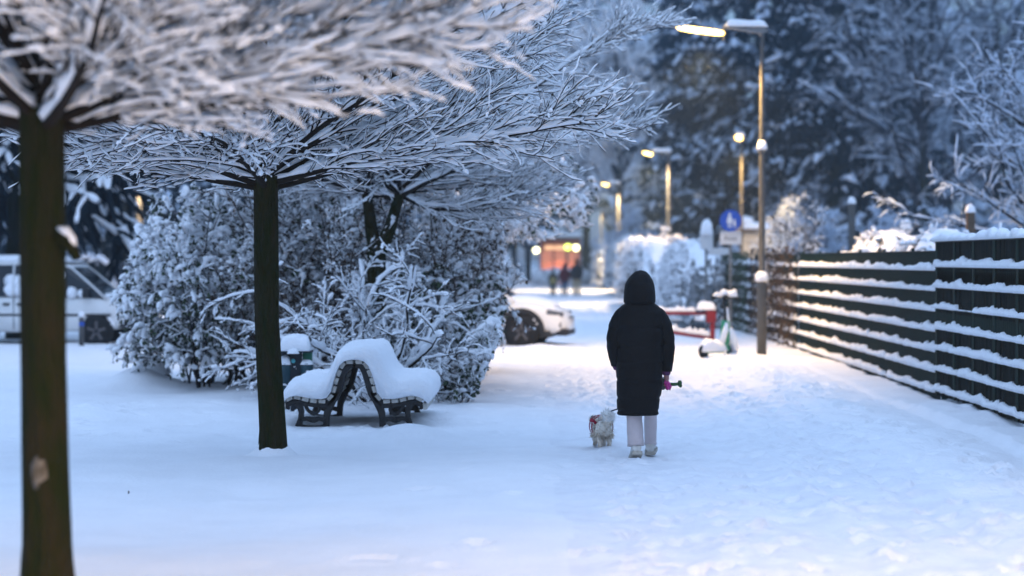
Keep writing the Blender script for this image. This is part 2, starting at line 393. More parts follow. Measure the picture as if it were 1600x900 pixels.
# ------------------------------------------------------------------ generic snow shapes
def snow_pad(mb, cx, cy, z0, lx, ly, th, rg, n=10, zf=None, rough=0.25, p=4.0, rz=0.0):
    """a rounded cushion of snow lying on a surface"""
    us = np.linspace(-1, 1, n); m = max(5, n)
    ox, oy = rg.random(2)*50
    top, bot = [], []
    for u in us:
        for v in np.linspace(-1, 1, m):
            e = max(0.0, 1-abs(u)**p)*max(0.0, 1-abs(v)**p)
            z = th*(e**0.45)*(1+rough*2*float(fbm(np.array(u*1.7+ox), np.array(v*1.7+oy), 1, 2)))
            x, y = u*lx/2, v*ly/2
            zz = zf(x, y) if zf else 0.0
            c, s = math.cos(rz), math.sin(rz)
            top.append((cx+x*c-y*s, cy+x*s+y*c, z0+zz+z)); bot.append((cx+(x*c-y*s)*.97, cy+(x*s+y*c)*.97, z0+zz-0.005))
    f = []
    N = n*m
    for i in range(n-1):
        for j in range(m-1):
            a = i*m+j; f.append((a, a+m, a+m+1, a+1)); f.append((N+a, N+a+1, N+a+m+1, N+a+m))
    per = [i*m for i in range(n)]+[(n-1)*m+j for j in range(1, m)]+[i*m+m-1 for i in range(n-2, -1, -1)]+[j for j in range(m-2, 0, -1)]
    for a, b in zip(per, per[1:]+per[:1]): f.append((a, b, N+b, N+a))
    mb.add(top+bot, f, True)

# ------------------------------------------------------------------ trees and shrubs
def trunk_mesh(pts, rad, n=18, rg=rng, amp=0.06):
    pts = np.array(pts, float); K = 60
    x = np.linspace(0, len(pts)-1, K); k = np.clip(np.floor(x).astype(int), 0, len(pts)-2); fr = (x-k)[:, None]
    P = pts[k]*(1-fr)+pts[k+1]*fr; r = np.interp(x, np.arange(len(rad)), rad)
    Vv, Qq = tubes(P[None], r[None], n)
    a = np.tile(np.arange(n)/n*2*np.pi, K); zz = np.repeat(x, n)
    nn = fbm(np.cos(a)*1.6+zz*.35, np.sin(a)*1.6+zz*.35, 5, 3)*amp*2
    Vv = Vv+(Vv-np.repeat(P, n, 0))*nn[:, None]
    return Vv, Qq
def row_tree(label, x, y, r0, forkz, seed, lean=0.0, thick=1.0, nlimb=26, dens=1.0, forks=None, reach=1.0, extra=None, group='row of street trees beside the path', cov=1.0):
    rg = np.random.default_rng(seed)
    root = thing('street_tree', label, 'tree', (x, y, gz(x, y)-.08), 0, group)
    lean_v = np.array([lean, 0, 0])
    tv, tq = trunk_mesh([(0, 0, -.1), (lean*.05, 0, .30), (lean*.9, .02, forkz*.5), (lean, 0, forkz)], [r0*1.34, r0*1.06, r0*.97, r0*1.02], rg=rg, n=36, amp=.10)
    trunk = [(tv, tq)]; starts = [np.array([lean, 0, forkz-.05])]
    if forks:
        starts = []
        for (dx, dy, dz) in forks:
            p0 = np.array([lean, 0, forkz-.12]); p1 = p0+np.array([dx, dy, dz])
            trunk.append(trunk_mesh([p0, p0*.55+p1*.45+np.array([dx*.12, 0, 0]), p1], [r0*.85, r0*.66, r0*.5], rg=rg)); starts.append(p1)
    bits, snow = [], []
    n = nlimb; el = np.deg2rad(6+68*(np.arange(n)/(n-1))**1.15); az = np.arange(n)*2.399963+rg.random(n)*.5
    st = np.array([starts[i % len(starts)] for i in range(n)])+np.stack([np.cos(az)*r0*.35, np.sin(az)*r0*.35, 0.42*np.arange(n)/n-0.08+0*az], -1)
    d = np.stack([np.cos(el)*np.cos(az), np.cos(el)*np.sin(az), np.sin(el)], -1)
    L = reach*np.clip(2.15+0.058*np.rad2deg(el), 2.1, 3.9)*rg.uniform(.9, 1.08, n)
    # limbs leave steeply, then level out
    d0 = d.copy(); d0[:, 2] += 0.12; P1 = grow(st, d0, L, 11, .06, -0.004*np.cos(el), rg)
    hd = np.hypot(P1[:, :, 0]-lean, P1[:, :, 1]); P1[:, :, 2] = np.maximum(P1[:, :, 2], forkz-.12+.15*hd+.02*np.sin(hd*9))
    R1 = taper(n, 11, .032-.010*np.arange(n)/n, .006)
    if extra is not None:
        for e in extra:
            e = np.array(e, float); xs = np.linspace(0, len(e)-1, 11); ki = np.clip(np.floor(xs).astype(int), 0, len(e)-2); fr = (xs-ki)[:, None]
            P1 = np.concatenate([P1, (e[ki]*(1-fr)+e[ki+1]*fr)[None]]); R1 = np.concatenate([R1, taper(1, 11, .03, .008)])
    pos, dd, t, i = children(P1, int(22*dens), .05, .97, .18, .62, rg, .45)
    L2 = (0.40+0.95*(1-t))*rg.uniform(.7, 1.2, len(t)); dd[:, 2] = dd[:, 2]*.75+.10; P2 = grow(pos, dd, L2, 9, .10, .015, rg); R2 = taper(len(t), 9, .0085, .005)
    pos, dd, t3, i3 = children(P2, 11, .06, .99, .15, .75, rg, .5)
    L3 = rg.uniform(.14, .46, len(t3)); P3 = grow(pos, dd, L3, 6, .17, .02, rg); R3 = taper(len(t3), 6, .0048, .0032)
    k2 = P2[:, :, 2].min(1) > forkz-.10; k3 = P3[:, :, 2].min(1) > forkz-.14; P2, R2, P3, R3 = P2[k2], R2[k2], P3[k3], R3[k3]
    for P_, R__, sd in ((P1, R1, 7), (P2, R2, 4), (P3, R3, 3)): bits.append(tubes(P_, R__, sd))
    snow.append(snow_on(P1, R1, .034*thick, rg, .95, 6, .9, 3)); snow.append(snow_on(P2, R2, .0145*thick, rg, .78*cov, 5, .8, 2)); snow.append(snow_on(P3, R3, .0105*thick, rg, .64*cov, 5, .8, 2)); cp, cd = pick(P3, int(2400*dens), rg); snow.append(clumps(cp, cd, rg.uniform(.04, .10, len(cp)), rg.uniform(.012, .022, len(cp))*thick, rg))
    lp, _ = pick(P3, 140, rg); leaf_mesh('dry_leaves', lp, rg, .04, .07, M['dry_leaf'], root)
    v, q = cat(trunk); np_mesh('trunk', v, q, M['bark'], root)
    A_, B_ = np.meshgrid(np.linspace(0, 2*np.pi, 40, endpoint=False), np.linspace(0, 1, 9), indexing='ij')
    rr_ = r0*1.02+(.05+.16*B_)*(1+.5*fbm(np.cos(A_)*1.5+seed, np.sin(A_)*1.5, 7, 2))*B_**.8; zz_ = .08+.10*(1-B_)**1.6*(1+1.1*fbm(np.cos(A_)*1.2+seed, np.sin(A_)*1.2, 8, 3))-.03*B_
    I_, J_ = np.meshgrid(np.arange(40), np.arange(8), indexing='ij'); I2 = (I_+1) % 40
    np_mesh('snow_collar', np.stack([np.cos(A_)*rr_, np.sin(A_)*rr_, zz_], -1).reshape(-1, 3), np.stack([I_*9+J_, I2*9+J_, I2*9+J_+1, I_*9+J_+1], -1).reshape(-1, 4), M['snow'], root)
    v, q = cat(bits); np_mesh('crown', v, q, M['twig'], root)
    v, q = cat(snow); np_mesh('snow_cover', v, q, M['snow'], root)
    return root

def shrub(label, x, y, seed, nst=26, height=(2.0, 3.2), spread=.5, el=(50, 85), az=None, arch=-.04, side=10, tw=8, sl=(.4, .95), tl=(.14, .34), droop=-.12,
          snow=(.03, .026, .022), cover=(.9, .8, .75), tmat='twig', leaves=0, lmat='leaf', name='shrub', group='snow laden shrubs behind the bench', rstem=.018, flat3=1.0, keep=None, blobs=3000, br=(.018, .045), w1=.07):
    rg = np.random.default_rng(seed)
    root = thing(name, label, 'shrub', (x, y, gz(x, y)-.05), 0, group)
    a = rg.uniform(0, 2*np.pi, nst) if az is None else np.deg2rad(rg.uniform(az[0], az[1], nst))
    e = np.deg2rad(rg.uniform(el[0], el[1], nst)); L = rg.uniform(height[0], height[1], nst)
    st = np.stack([np.cos(a)*spread*rg.random(nst), np.sin(a)*spread*rg.random(nst), 0*a], -1)
    d = np.stack([np.cos(e)*np.cos(a), np.cos(e)*np.sin(a), np.sin(e)], -1)
    P1 = grow(st, d, L, 12, w1, arch, rg); R1 = taper(nst, 12, rstem, .006)
    pos, dd, t, i = children(P1, side, .12, .98, .4, 1.1, rg, .7)
    P2 = grow(pos, dd, rg.uniform(*sl, len(t)), 7, .12, arch*1.3, rg); R2 = taper(len(t), 7, .009, .004)
    pos, dd, t3, _ = children(P2, tw, .1, 1.0, .4, 1.2, rg, .8)
    P3 = grow(pos, dd, rg.uniform(*tl, len(t3)), 5, .24, droop, rg); R3 = taper(len(t3), 5, .0062, .004)
    if keep:
        ok = [np.array([[keep(q[0]+x, q[1]+y, q[2]) for q in pl] for pl in P_]).all(1) for P_ in (P1, P2, P3)]
        P1, R1, P2, R2, P3, R3 = P1[ok[0]], R1[ok[0]], P2[ok[1]], R2[ok[1]], P3[ok[2]], R3[ok[2]]
    for P_ in (P1, P2, P3): P_[:, :, 2] = np.maximum(P_[:, :, 2], 0.03)
    v, q = cat([tubes(P1, R1, 6), tubes(P2, R2, 4), tubes(P3, R3, 3)]); np_mesh('branches', v, q, M[tmat], root)
    blobs = int(blobs*2.0); bl_r = br[0]*.55+(br[1]-br[0]*.55)*rg.random(blobs)**2.2; cp, cd = pick(np.concatenate([P3, P2[:, 1:6]]), blobs*2, rg); ck = fbm(cp[:, 0]*1.9+cp[:, 1]*1.3+seed, cp[:, 2]*2.1+cp[:, 1]*.7, 3, 3)+.15*rg.normal(0, 1, blobs*2) > .02; cp, cd = cp[ck][:blobs], cd[ck][:blobs]; bl_r = bl_r[:len(cp)]; v, q = cat([clumps(cp, cd, bl_r*rg.uniform(1.6, 4.2, len(cp)), bl_r, rg, 5), snow_on(P1, R1, snow[0], rg, cover[0], 6, .85, 2), snow_on(P2, R2, snow[1], rg, cover[1], 5, .75, 2), snow_on(P3, R3, snow[2], rg, cover[2], 5, .55, 2)])
    np_mesh('snow_cover', v, q, M['snow'], root)
    if leaves:
        pk = rg.integers(0, len(P3), leaves); kk = rg.integers(1, 5, leaves); p = P3[pk, kk]
        leaf_mesh('leaves', p, rg, .05, .09, M[lmat], root)
    return root
def leaf_mesh(name, p, rg, s0, s1, m, root):
    n = len(p); u = nrm(rg.normal(0, 1, (n, 3))); w_ = nrm(np.cross(u, rg.normal(0, 1, (n, 3)))); s = rg.uniform(s0, s1, n)[:, None]
    u = u.copy(); u[:, 2] -= .6; u = nrm(u); w_ = nrm(np.cross(u, rg.normal(0, 1, (n, 3))))
    V_ = np.stack([p, p+u*s*.5+w_*s*.3, p+u*s, p+u*s*.5-w_*s*.3], 1).reshape(-1, 3)
    return np_mesh(name, V_, np.arange(4*n).reshape(-1, 4), m, root, False)

def conifer(label, x, y, H, seed, base=.08, rad=.22, group='tall snowy conifers beyond the gardens', sn=.36, lev=26, mt='snow_shaded', ss=1.0):
    rg = np.random.default_rng(seed)
    root = thing('conifer_tree', label, 'tree', (x, y, -.1), 0, group)
    MB().tube([(0, 0, 0), (0.05, 0, H*.5), (0, .05, H*.98)], [H*.017, H*.011, H*.002], 10).build('trunk', M['bark'], root)
    z = []
    for k in range(lev):
        f = base+(1-base)*(k/lev)**.92
        z += [f*H]*int(9-4*k/lev)
    z = np.array(z)+rg.normal(0, H*.012, len(z)); n = len(z); az = rg.uniform(0, 2*np.pi, n)
    L = (H*rad)*(1.03-z/H)**.8*rg.uniform(.65, 1.15, n)+.25
    st = np.stack([0*z, 0*z, np.clip(z, .3, H*.97)], -1); e = np.deg2rad(rg.uniform(-12, 22, n))
    d = np.stack([np.cos(e)*np.cos(az), np.cos(e)*np.sin(az), np.sin(e)], -1)
    P1 = grow(st, d, L, 8, .06, -.07, rg); R1 = taper(n, 8, .06, .03)
    pos, dd, t, i = children(P1, 12, .12, 1.0, .6, 1.2, rg, .25)
    P2 = grow(pos, dd, (.25+.16*L[i])*rg.uniform(.6, 1.3, len(t)), 5, .12, -.16, rg); R2 = taper(len(t), 5, .17, .05)*rg.uniform(.6, 1.3, len(t))[:, None]
    # hanging curtains of needles
    pos, dd, t3, i3 = children(P2, 3, .1, 1.0, .5, 1.2, rg, .3)
    dd[:, 2] -= .9; P3 = grow(pos, dd, rg.uniform(.3, .75, len(t3)), 4, .1, -.2, rg); R3 = taper(len(t3), 4, .08, .02)
    v, q = cat([tubes(P1, R1*.6, 5), tubes(P2, R2, 5, .5), tubes(P3, R3, 4)]); np_mesh('crown', v, q, M['needle'], root)
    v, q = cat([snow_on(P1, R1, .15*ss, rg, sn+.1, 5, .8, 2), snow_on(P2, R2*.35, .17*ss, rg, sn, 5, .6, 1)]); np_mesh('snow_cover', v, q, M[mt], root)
    return root
def frost_tree(label, x, y, H, seed, group='frosted bare trees at the end of the path', fork=.25, snow=.05, tk='twig_far', cov=.8, nl=22, ns=13, ntw=9, name='bare_tree', reach=.5, el=(15, 80), mt='snow_shaded', cat_='tree'):
    rg = np.random.default_rng(seed)
    root = thing(name, label, cat_, (x, y, -.1), 0, group)
    MB().tube([(0, 0, 0), (.1, 0, H*fork), (0, .1, H*.75)], [H*.018, H*.013, H*.004], 10).build('trunk', M['bark'], root)
    el_ = np.deg2rad(np.linspace(el[0], el[1], nl)); az = np.arange(nl)*2.4+rg.random(nl)
    st = np.stack([0*az, 0*az, H*(fork+(.45)*rg.random(nl))], -1)
    d = np.stack([np.cos(el_)*np.cos(az), np.cos(el_)*np.sin(az), np.sin(el_)], -1)
    L = H*reach*rg.uniform(.7, 1.1, nl)*(1.05-.6*(st[:, 2]/H-fork))
    P1 = grow(st, d, L, 10, .1, .02, rg); R1 = taper(nl, 10, H*.006, H*.0015)
    pos, dd, t, i = children(P1, ns, .1, 1, .35, 1.0, rg, .8)
    P2 = grow(pos, dd, H*.13*rg.uniform(.5, 1.3, len(t)), 6, .15, -.0, rg); R2 = taper(len(t), 6, H*.0014, H*.0008)
    pos, dd, t3, _ = children(P2, ntw, .1, 1, .35, 1.1, rg, .9)
    P3 = grow(pos, dd, H*.055*rg.uniform(.5, 1.3, len(t3)), 4, .15, -.08, rg); R3 = taper(len(t3), 4, H*.0008, H*.0005)
    v, q = cat([tubes(P1, R1, 6), tubes(P2, R2, 4), tubes(P3, R3, 3)]); np_mesh('crown', v, q, M[tk], root)
    v, q = cat([snow_on(P1, R1, snow*1.3, rg, cov, 5, .7, 2), snow_on(P2, R2, snow, rg, cov, 4, .6, 1), snow_on(P3, R3, snow*.75, rg, cov, 4, .4, 1)])
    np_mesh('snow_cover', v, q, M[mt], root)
    return root

t1 = row_tree('nearest out of focus street tree, its dark trunk cut off by the bottom edge', gx(70, 11.9), 11.9, .117, 2.45, 11, lean=-.02, thick=1.1, nlimb=36, dens=1.1, reach=.80)
# old wound and a snowy stump on the nearest trunk
rg = np.random.default_rng(3)
b = MB(); b.lathe([(.001, -.004), (.05, 0), (.062, .006), (.035, .013), (.001, .016)], n=14)
o = b.build('bark_scar', M['scar'], t1); o.location = (-.012, -.112, .66); o.rotation_euler = (R_(90), 0, 0); o.scale = (.7, 1.5, 1)
b = MB(); b.tube([(.05, -.05, 1.84), (.125, -.085, 1.80), (.175, -.10, 1.71)], [.036, .036, .022], 10); o = b.build('branch_stub', M['bark'], t1)
b = MB(); b.tube([(.075, -.065, 1.855), (.115, -.083, 1.845), (.150, -.095, 1.80), (.165, -.10, 1.77)], [.016, .026, .022, .008], 10); b.build('stub_snow', M['snow'], o)
row_tree('middle street tree with sharp mossy trunk rising in front of the bench', gx(425, 21.4), 21.4, .112, 2.55, 23, lean=-.06, thick=1.06, nlimb=34, dens=1.5)
row_tree('forked street tree standing behind the bench among the shrubs', gx(588, 31), 31.0, .125, 1.95, 37, lean=.0, thick=1.1, nlimb=32, dens=1.35, forks=[(-.13, .05, .85), (.30, -.05, .8)],
         reach=1.05, extra=[[(.30, 0, 2.62), (.65, -.1, 2.45), (1.1, -.15, 2.42), (1.6, -.2, 2.50), (2.2, -.2, 2.7)]])

def edge1(x, y, z): return x < (-.026+.014*min(max(z, 0), 1.0))*y                              # the bushes are cut back along the path
def edge2(x, y, z): return (z > 1.98+.25*max(0, x+.2) or x < -.012*y) and x < 1.02
shrub('tall shrub left of the middle trunk with drooping snow covered leaves', gx(318, 33.2), 33.2, 51, nst=52, height=(2.2, 3.8), spread=.75, el=(52, 88), keep=lambda x, y, z: x > (-.174+.010*max(0, z-1.2))*y+.28*float(vn(np.array(z*2.3), np.array(y*2.1), 4)) and x < -2.6, arch=-.05, side=11, tw=9, sl=(.35, .8), tl=(.12, .26), droop=-.28,
      snow=(.020, .016, .011), cover=(.6, .55, .5), tmat='twig', leaves=7000, lmat='leaf', blobs=4300, br=(.016, .055))
shrub('spreading bare shrub behind the bench with thick snow on arching boughs', gx(590, 29.5), 29.5, 52, nst=22, height=(1.5, 2.4), spread=.25, el=(28, 75), arch=-.06, side=8, tw=8, sl=(.4, .9), tl=(.12, .30), droop=-.06,
      snow=(.050, .020, .011), cover=(.97, .75, .6), blobs=900, br=(.014, .034), rstem=.028, keep=edge1, w1=.17)
shrub('thin brown twigged bush in the shade behind the bench', gx(520, 33.0), 33.0, 53, nst=50, height=(1.8, 3.2), spread=1.0, el=(45, 88), arch=-.03, side=10, tw=8, sl=(.3, .7), tl=(.1, .24), droop=-.1,
      snow=(.010, .010, .009), cover=(.3, .4, .45), blobs=2600, br=(.014, .036), tmat='twig_brown', leaves=2500, lmat='dry_leaf')
shrub('brownish bush with withered leaves under the forked tree', gx(670, 33.5), 33.5, 54, nst=50, height=(2.0, 3.3), spread=.9, el=(48, 88), arch=-.035, side=10, tw=8, sl=(.3, .7), tl=(.1, .26), droop=-.12,
      snow=(.012, .010, .009), cover=(.35, .4, .45), blobs=2600, br=(.014, .036), tmat='twig_brown', leaves=3500, lmat='dry_leaf', keep=edge1)
shrub('leafy green bush at the path edge with snow dusted lower leaves', gx(745, 31.6), 31.6, 55, nst=34, height=(.8, 2.0), spread=.5, el=(35, 85), arch=-.06, side=9, tw=8, sl=(.25, .5), tl=(.1, .2), droop=-.2,
      snow=(.014, .014, .012), cover=(.5, .5, .5), leaves=7000, blobs=1600, keep=edge1)
shrub('overhanging shrub whose drooping white boughs arch over the path', gx(730, 37.5), 37.5, 56, nst=46, height=(3.3, 5.0), spread=.7, el=(52, 86), arch=-.075, side=12, tw=9, sl=(.4, .9), tl=(.14, .32), droop=-.26,
      snow=(.024, .018, .013), cover=(.75, .7, .6), leaves=5000, blobs=5200, br=(.022, .06), keep=edge2)
shrub('low snowy twigs poking out beside the right bench end', gx(712, 29.2), 29.2, 57, nst=12, height=(.6, 1.1), spread=.2, el=(20, 65), az=(-40, 60), arch=-.02, side=7, tw=6, sl=(.2, .45), tl=(.1, .22), droop=-.05,
      snow=(.03, .02, .012), leaves=500, keep=edge1, blobs=500)
shrub('round snowy bush in the gap between middle trunk and bin', gx(430, 34.5), 34.5, 58, nst=36, height=(1.6, 3.0), spread=.8, el=(50, 88), arch=-.05, side=10, tw=8, sl=(.3, .7), tl=(.12, .26), droop=-.2,
      snow=(.018, .016, .012), cover=(.6, .6, .55), leaves=4000, blobs=3000)
# left edge: conifer with white boughs
conifer('near conifer at the left edge with thick white boughs hanging over the van', -11.3, 52.5, 13, 71, base=.25, rad=.30, sn=.8, lev=22, group=None, mt='snow', ss=.5)

# background trees
c0 = conifer('broadest dark conifer rising behind the lamp post', gx(1185, 112), 112, 24, 72, base=.03, rad=.21)
c1 = conifer('tall dark conifer behind the green fence', gx(1305, 104), 104, 22, 73, base=.03, rad=.25, sn=.34)
dup(c1, (gx(1085, 140), 140, -.1), 1.9, 'slightly paler conifer left of the broadest one', .95)
dup(c0, (gx(1400, 132), 132, -.1), 2.6, 'conifer at the right, half hidden by frosted twigs', .95)
dup(c1, (gx(150, 86), 86, -.1), .7, 'dark conifer above the white van roof', .8)
dup(c0, (gx(30, 94), 94, -.1), 4.0, 'dark conifer at the far left behind the nearest trunk', .9)
dup(c1, (gx(250, 100), 100, -.1), 5.1, 'dark conifer behind the tall drooping shrub', .85)
dup(c0, (gx(380, 118), 118, -.1), 1.2, 'conifer seen through the crown of the middle tree', .95)
dup(c1, (gx(560, 125), 125, -.1), 3.3, 'conifer hidden behind the forked tree', 1.0)
f0 = frost_tree('pale frosted tree beside the far lamps', gx(965, 150), 150, 19, 81, snow=.075, cov=.9, mt='snow')
f1 = frost_tree('frosted bluish tree with slim trunk right of the conifers', gx(1440, 98), 98, 15, 82, snow=.036, fork=.2, cov=.40)
dup(f1, (gx(1560, 108), 108, -.1), 2.0, 'frosted tree in the upper right corner', 1.15)
dup(f1, (gx(1250, 90), 90, -.1), .8, 'small frosted tree in front of the dark conifers', .33)
dup(f0, (gx(915, 183), 183, -.1), 1.0, 'frosted tree over the glowing shopfront', 1.0)
dup(f0, (gx(1030, 160), 160, -.1), 3.0, 'frosted tree between third lamp and conifers', .9)
dup(f0, (gx(780, 160), 160, -.1), 4.2, 'frosted tree behind the overhanging shrub', .95)
dup(f1, (gx(660, 140), 140, -.1), 5.0, 'frosted tree behind the brownish bush', 1.1)
fs = frost_tree('low frosted shrub behind the middle of the green fence', gx(1290, 68), 68, 3.6, 83, 'frosted shrubs in the gardens', fork=.05, snow=.024, cov=.55, name='garden_shrub', el=(30, 85), cat_='shrub')
for px, d, s, l in ((1375, 72, 1.05, 'frosted shrub right of the thin snow capped post'), (1460, 66, 1.0, 'frosted shrub behind the tall fence section'), (1240, 80, 1.2, 'frosted shrub below the conifers next to the shed'),
                    (1560, 64, 1.0, 'frosted shrub under the snowy garden tree'), (985, 118, 1.4, 'frosted shrub at the foot of the far lamps')):
    dup(fs, (gx(px, d), d, -.1), random.random()*6, l, s)
# the far woods: one mass
rg = np.random.default_rng(90)
n = 5200
px_ = rg.uniform(-75, 75, n); py_ = rg.uniform(178, 215, n); hz_ = rg.uniform(0, 1, n)**.8*(22+8*vn(px_/9, px_*0, 4))
L_ = rg.uniform(1.0, 2.6, n); st = np.stack([px_, py_, hz_], -1); dd = rg.normal(0, 1, (n, 3)); dd[:, 2] = np.abs(dd[:, 2])*.4-.2
Pw = grow(st, dd, L_, 5, .2, -.1, rg); Rw = taper(n, 5, .5, .12)
tr_x = rg.uniform(-75, 75, 160); tr_y = rg.uniform(180, 212, 160)
Pt = np.stack([np.stack([tr_x+rg.normal(0, .3, 160), tr_y, np.full(160, z)], -1) for z in (0, 7, 14, 20)], 1); Rt = taper(160, 4, .3, .1)
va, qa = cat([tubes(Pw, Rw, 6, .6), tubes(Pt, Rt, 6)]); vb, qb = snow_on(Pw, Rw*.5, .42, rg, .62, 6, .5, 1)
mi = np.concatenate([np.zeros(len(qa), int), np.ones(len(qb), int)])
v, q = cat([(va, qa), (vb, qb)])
tag(np_mesh('far_woods', v, q, [M['needle'], M['snow_shaded']], None, True, mi), 'far off snowy wood closing the view behind all trees', 'woods', kind='stuff')
# ------------------------------------------------------------------ snowy hedges and mounds behind the fence
def hedge(label, x0, x1, y0, y1, h, seed, group='snow covered garden hedges along the right side', shade=.55, name='hedge', leafy=900):
    rg = np.random.default_rng(seed); n, m = 56, 30
    root = thing(name, label, 'hedge', ((x0+x1)/2, (y0+y1)/2, -.05), 0, group)
    u = np.linspace(-1, 1, n); a = np.linspace(-1, 1, m)
    U, A = np.meshgrid(u, a, indexing='ij'); th = A*np.pi/2*1.02
    se = np.sign(np.sin(th))*np.abs(np.sin(th))**.6; ce = np.abs(np.cos(th))**.45
    e = np.clip(1-np.abs(U)**6, 0, 1)**.5
    hx, hy = (x1-x0)/2, (y1-y0)/2
    X = se*hx*(.35+.65*e); Y = U*hy; Z = ce*h*(.25+.75*e)
    nz = fbm(Y/.9+seed, A*3, seed, 4); nz2 = fbm(Y/.35, A*9, seed+3, 3)
    X = X*(1+.22*nz)+.10*nz2; Z = Z*(1+.22*nz)+.11*nz2*ce; Y = Y+.12*nz2
    V_ = np.stack([X, Y, np.maximum(Z, 0)], -1).reshape(-1, 3)
    I_, J_ = np.meshgrid(np.arange(n-1), np.arange(m-1), indexing='ij')
    Q_ = np.stack([I_*m+J_, I_*m+J_+1, (I_+1)*m+J_+1, (I_+1)*m+J_], -1).reshape(-1, 4)
    fn = np.cross(V_[Q_[:, 1]]-V_[Q_[:, 0]], V_[Q_[:, 3]]-V_[Q_[:, 0]]); fn = nrm(fn)[:, 2]; fn = np.abs(fn)
    snowy = fn+.5*rg.random(len(fn))-.25 > shade
    # snow lying where the sprays face up: its own lumpy blobs and crust
    qs = Q_[snowy]; uq, inv = np.unique(qs, return_inverse=True)
    vs = V_[uq].copy(); vs[:, 2] += .03+.05*rg.random(len(vs)); vs[:, 0] *= 1.02
    k = 1500; p = V_[rg.integers(0, len(V_), k)]; d = rg.normal(0, 1, (k, 3)); d[:, 0] += np.sign(p[:, 0])*.8; d[:, 2] += .2
    P_ = grow(p, d, rg.uniform(.10, .26, k), 4, .2, -.12, rg); Rr = taper(k, 4, .012, .004)
    tv_, tq_ = tubes(P_, Rr, 3); v, q = cat([(V_, Q_), (tv_, tq_)]); np_mesh('branches', v, q, [M['hedge'], M['twig_brown']], root, True, np.r_[np.zeros(len(Q_)), np.ones(len(tq_))])
    bp, bd = pick(P_, 2600, rg); v, q = cat([(vs, inv.reshape(qs.shape)), snow_on(P_, Rr, .024, rg, .7, 5, .4, 1), clumps(bp, bd, rg.uniform(.05, .14, 2600), rg.uniform(.02, .05, 2600), rg)]); np_mesh('snow_cover', v, q, M['snow'], root)
    return root
hedge('long low snow topped hedge behind the middle of the green fence', 5.5, 7.2, 31.5, 47, 2.02, 101)
hedge('dark hedge with white top beside the sign posts', 3.55, 4.75, 60, 69, 1.95, 102, shade=.72)
hedge('bright snowy hedge lit by the third lamp', 3.2, 4.7, 74, 96, 2.3, 103, shade=.35)
hedge('rounded snowy hedge farther down the path by the fourth lamp', 3.6, 5.3, 104, 128, 2.5, 104, shade=.35)
hedge('last snowy hedge of the row before the frosted trees', 3.7, 5.4, 136, 160, 2.5, 105, shade=.35)
hedge('low snowy hedge across the path behind the white car', -3.6, -1.3, 72, 96, 1.3, 106, shade=.3, group='snowy hedges on the left beyond the car')
hedge('distant snowy hedge left of the three walkers', -4.2, -1.2, 104, 130, 1.9, 107, shade=.3, group='snowy hedges on the left beyond the car')
shrub('snow caked young conifer glowing in front of the third lamp post', gx(1040, 84), 84, 59, nst=26, height=(1.2, 2.7), spread=.3, el=(60, 90), arch=-.05, side=9, tw=7, sl=(.25, .6), tl=(.12, .3), droop=-.2,
      snow=(.07, .075, .07), cover=(.95, .95, .9), group=None, blobs=1500, br=(.04, .10))
shrub('dry brown climbing plant with snow rising above the old fence end', 5.25, 50.5, 60, nst=34, height=(1.6, 2.9), spread=.35, el=(74, 90), arch=-.01, side=8, tw=6, sl=(.2, .45), tl=(.1, .2), droop=-.1, keep=lambda x, y, z: x > 4.75, blobs=700, br=(.015, .03),
      snow=(.012, .012, .012), cover=(.5, .5, .5), tmat='twig_brown', leaves=1500, lmat='dry_leaf', group=None, name='climbing_plant')
# snowy garden tree at the right
frost_tree('bare garden tree with thick snow on its low spreading branches at the right edge', gx(1632, 45), 45, 6.4, 84, None, fork=.20, snow=.026, tk='twig', cov=.52, nl=24, ns=10, ntw=7, name='garden_tree', reach=.46, el=(5, 70), mt='snow_shaded')
def capped_post(label, x, y, h, r, m, rz=0):
    t = thing('wooden_post', label, 'post', (x, y, -.05), rz, 'posts in the gardens behind the fence')
    MB().box((0, 0, h/2), (r*2, r*2, h), bev=.01).build('post_shaft', m, t)
    b = MB(); snow_pad(b, 0, 0, h, r*2.5, r*2.5, r*1.9, rng, 8); b.build('snow_cap', M['snow'], t)
capped_post('thin grey post with snow cap behind the hedge', gx(1330, 55), 55, 3.05, .075, M['galv_dark'])
capped_post('short dark stump post with a wide snow cap behind the fence', gx(1414, 50), 50, 2.4, .10, M['stone'])
capped_post('brown wooden stake under the snowy garden tree', gx(1515, 42), 42, 2.6, .07, M['post_wood'])

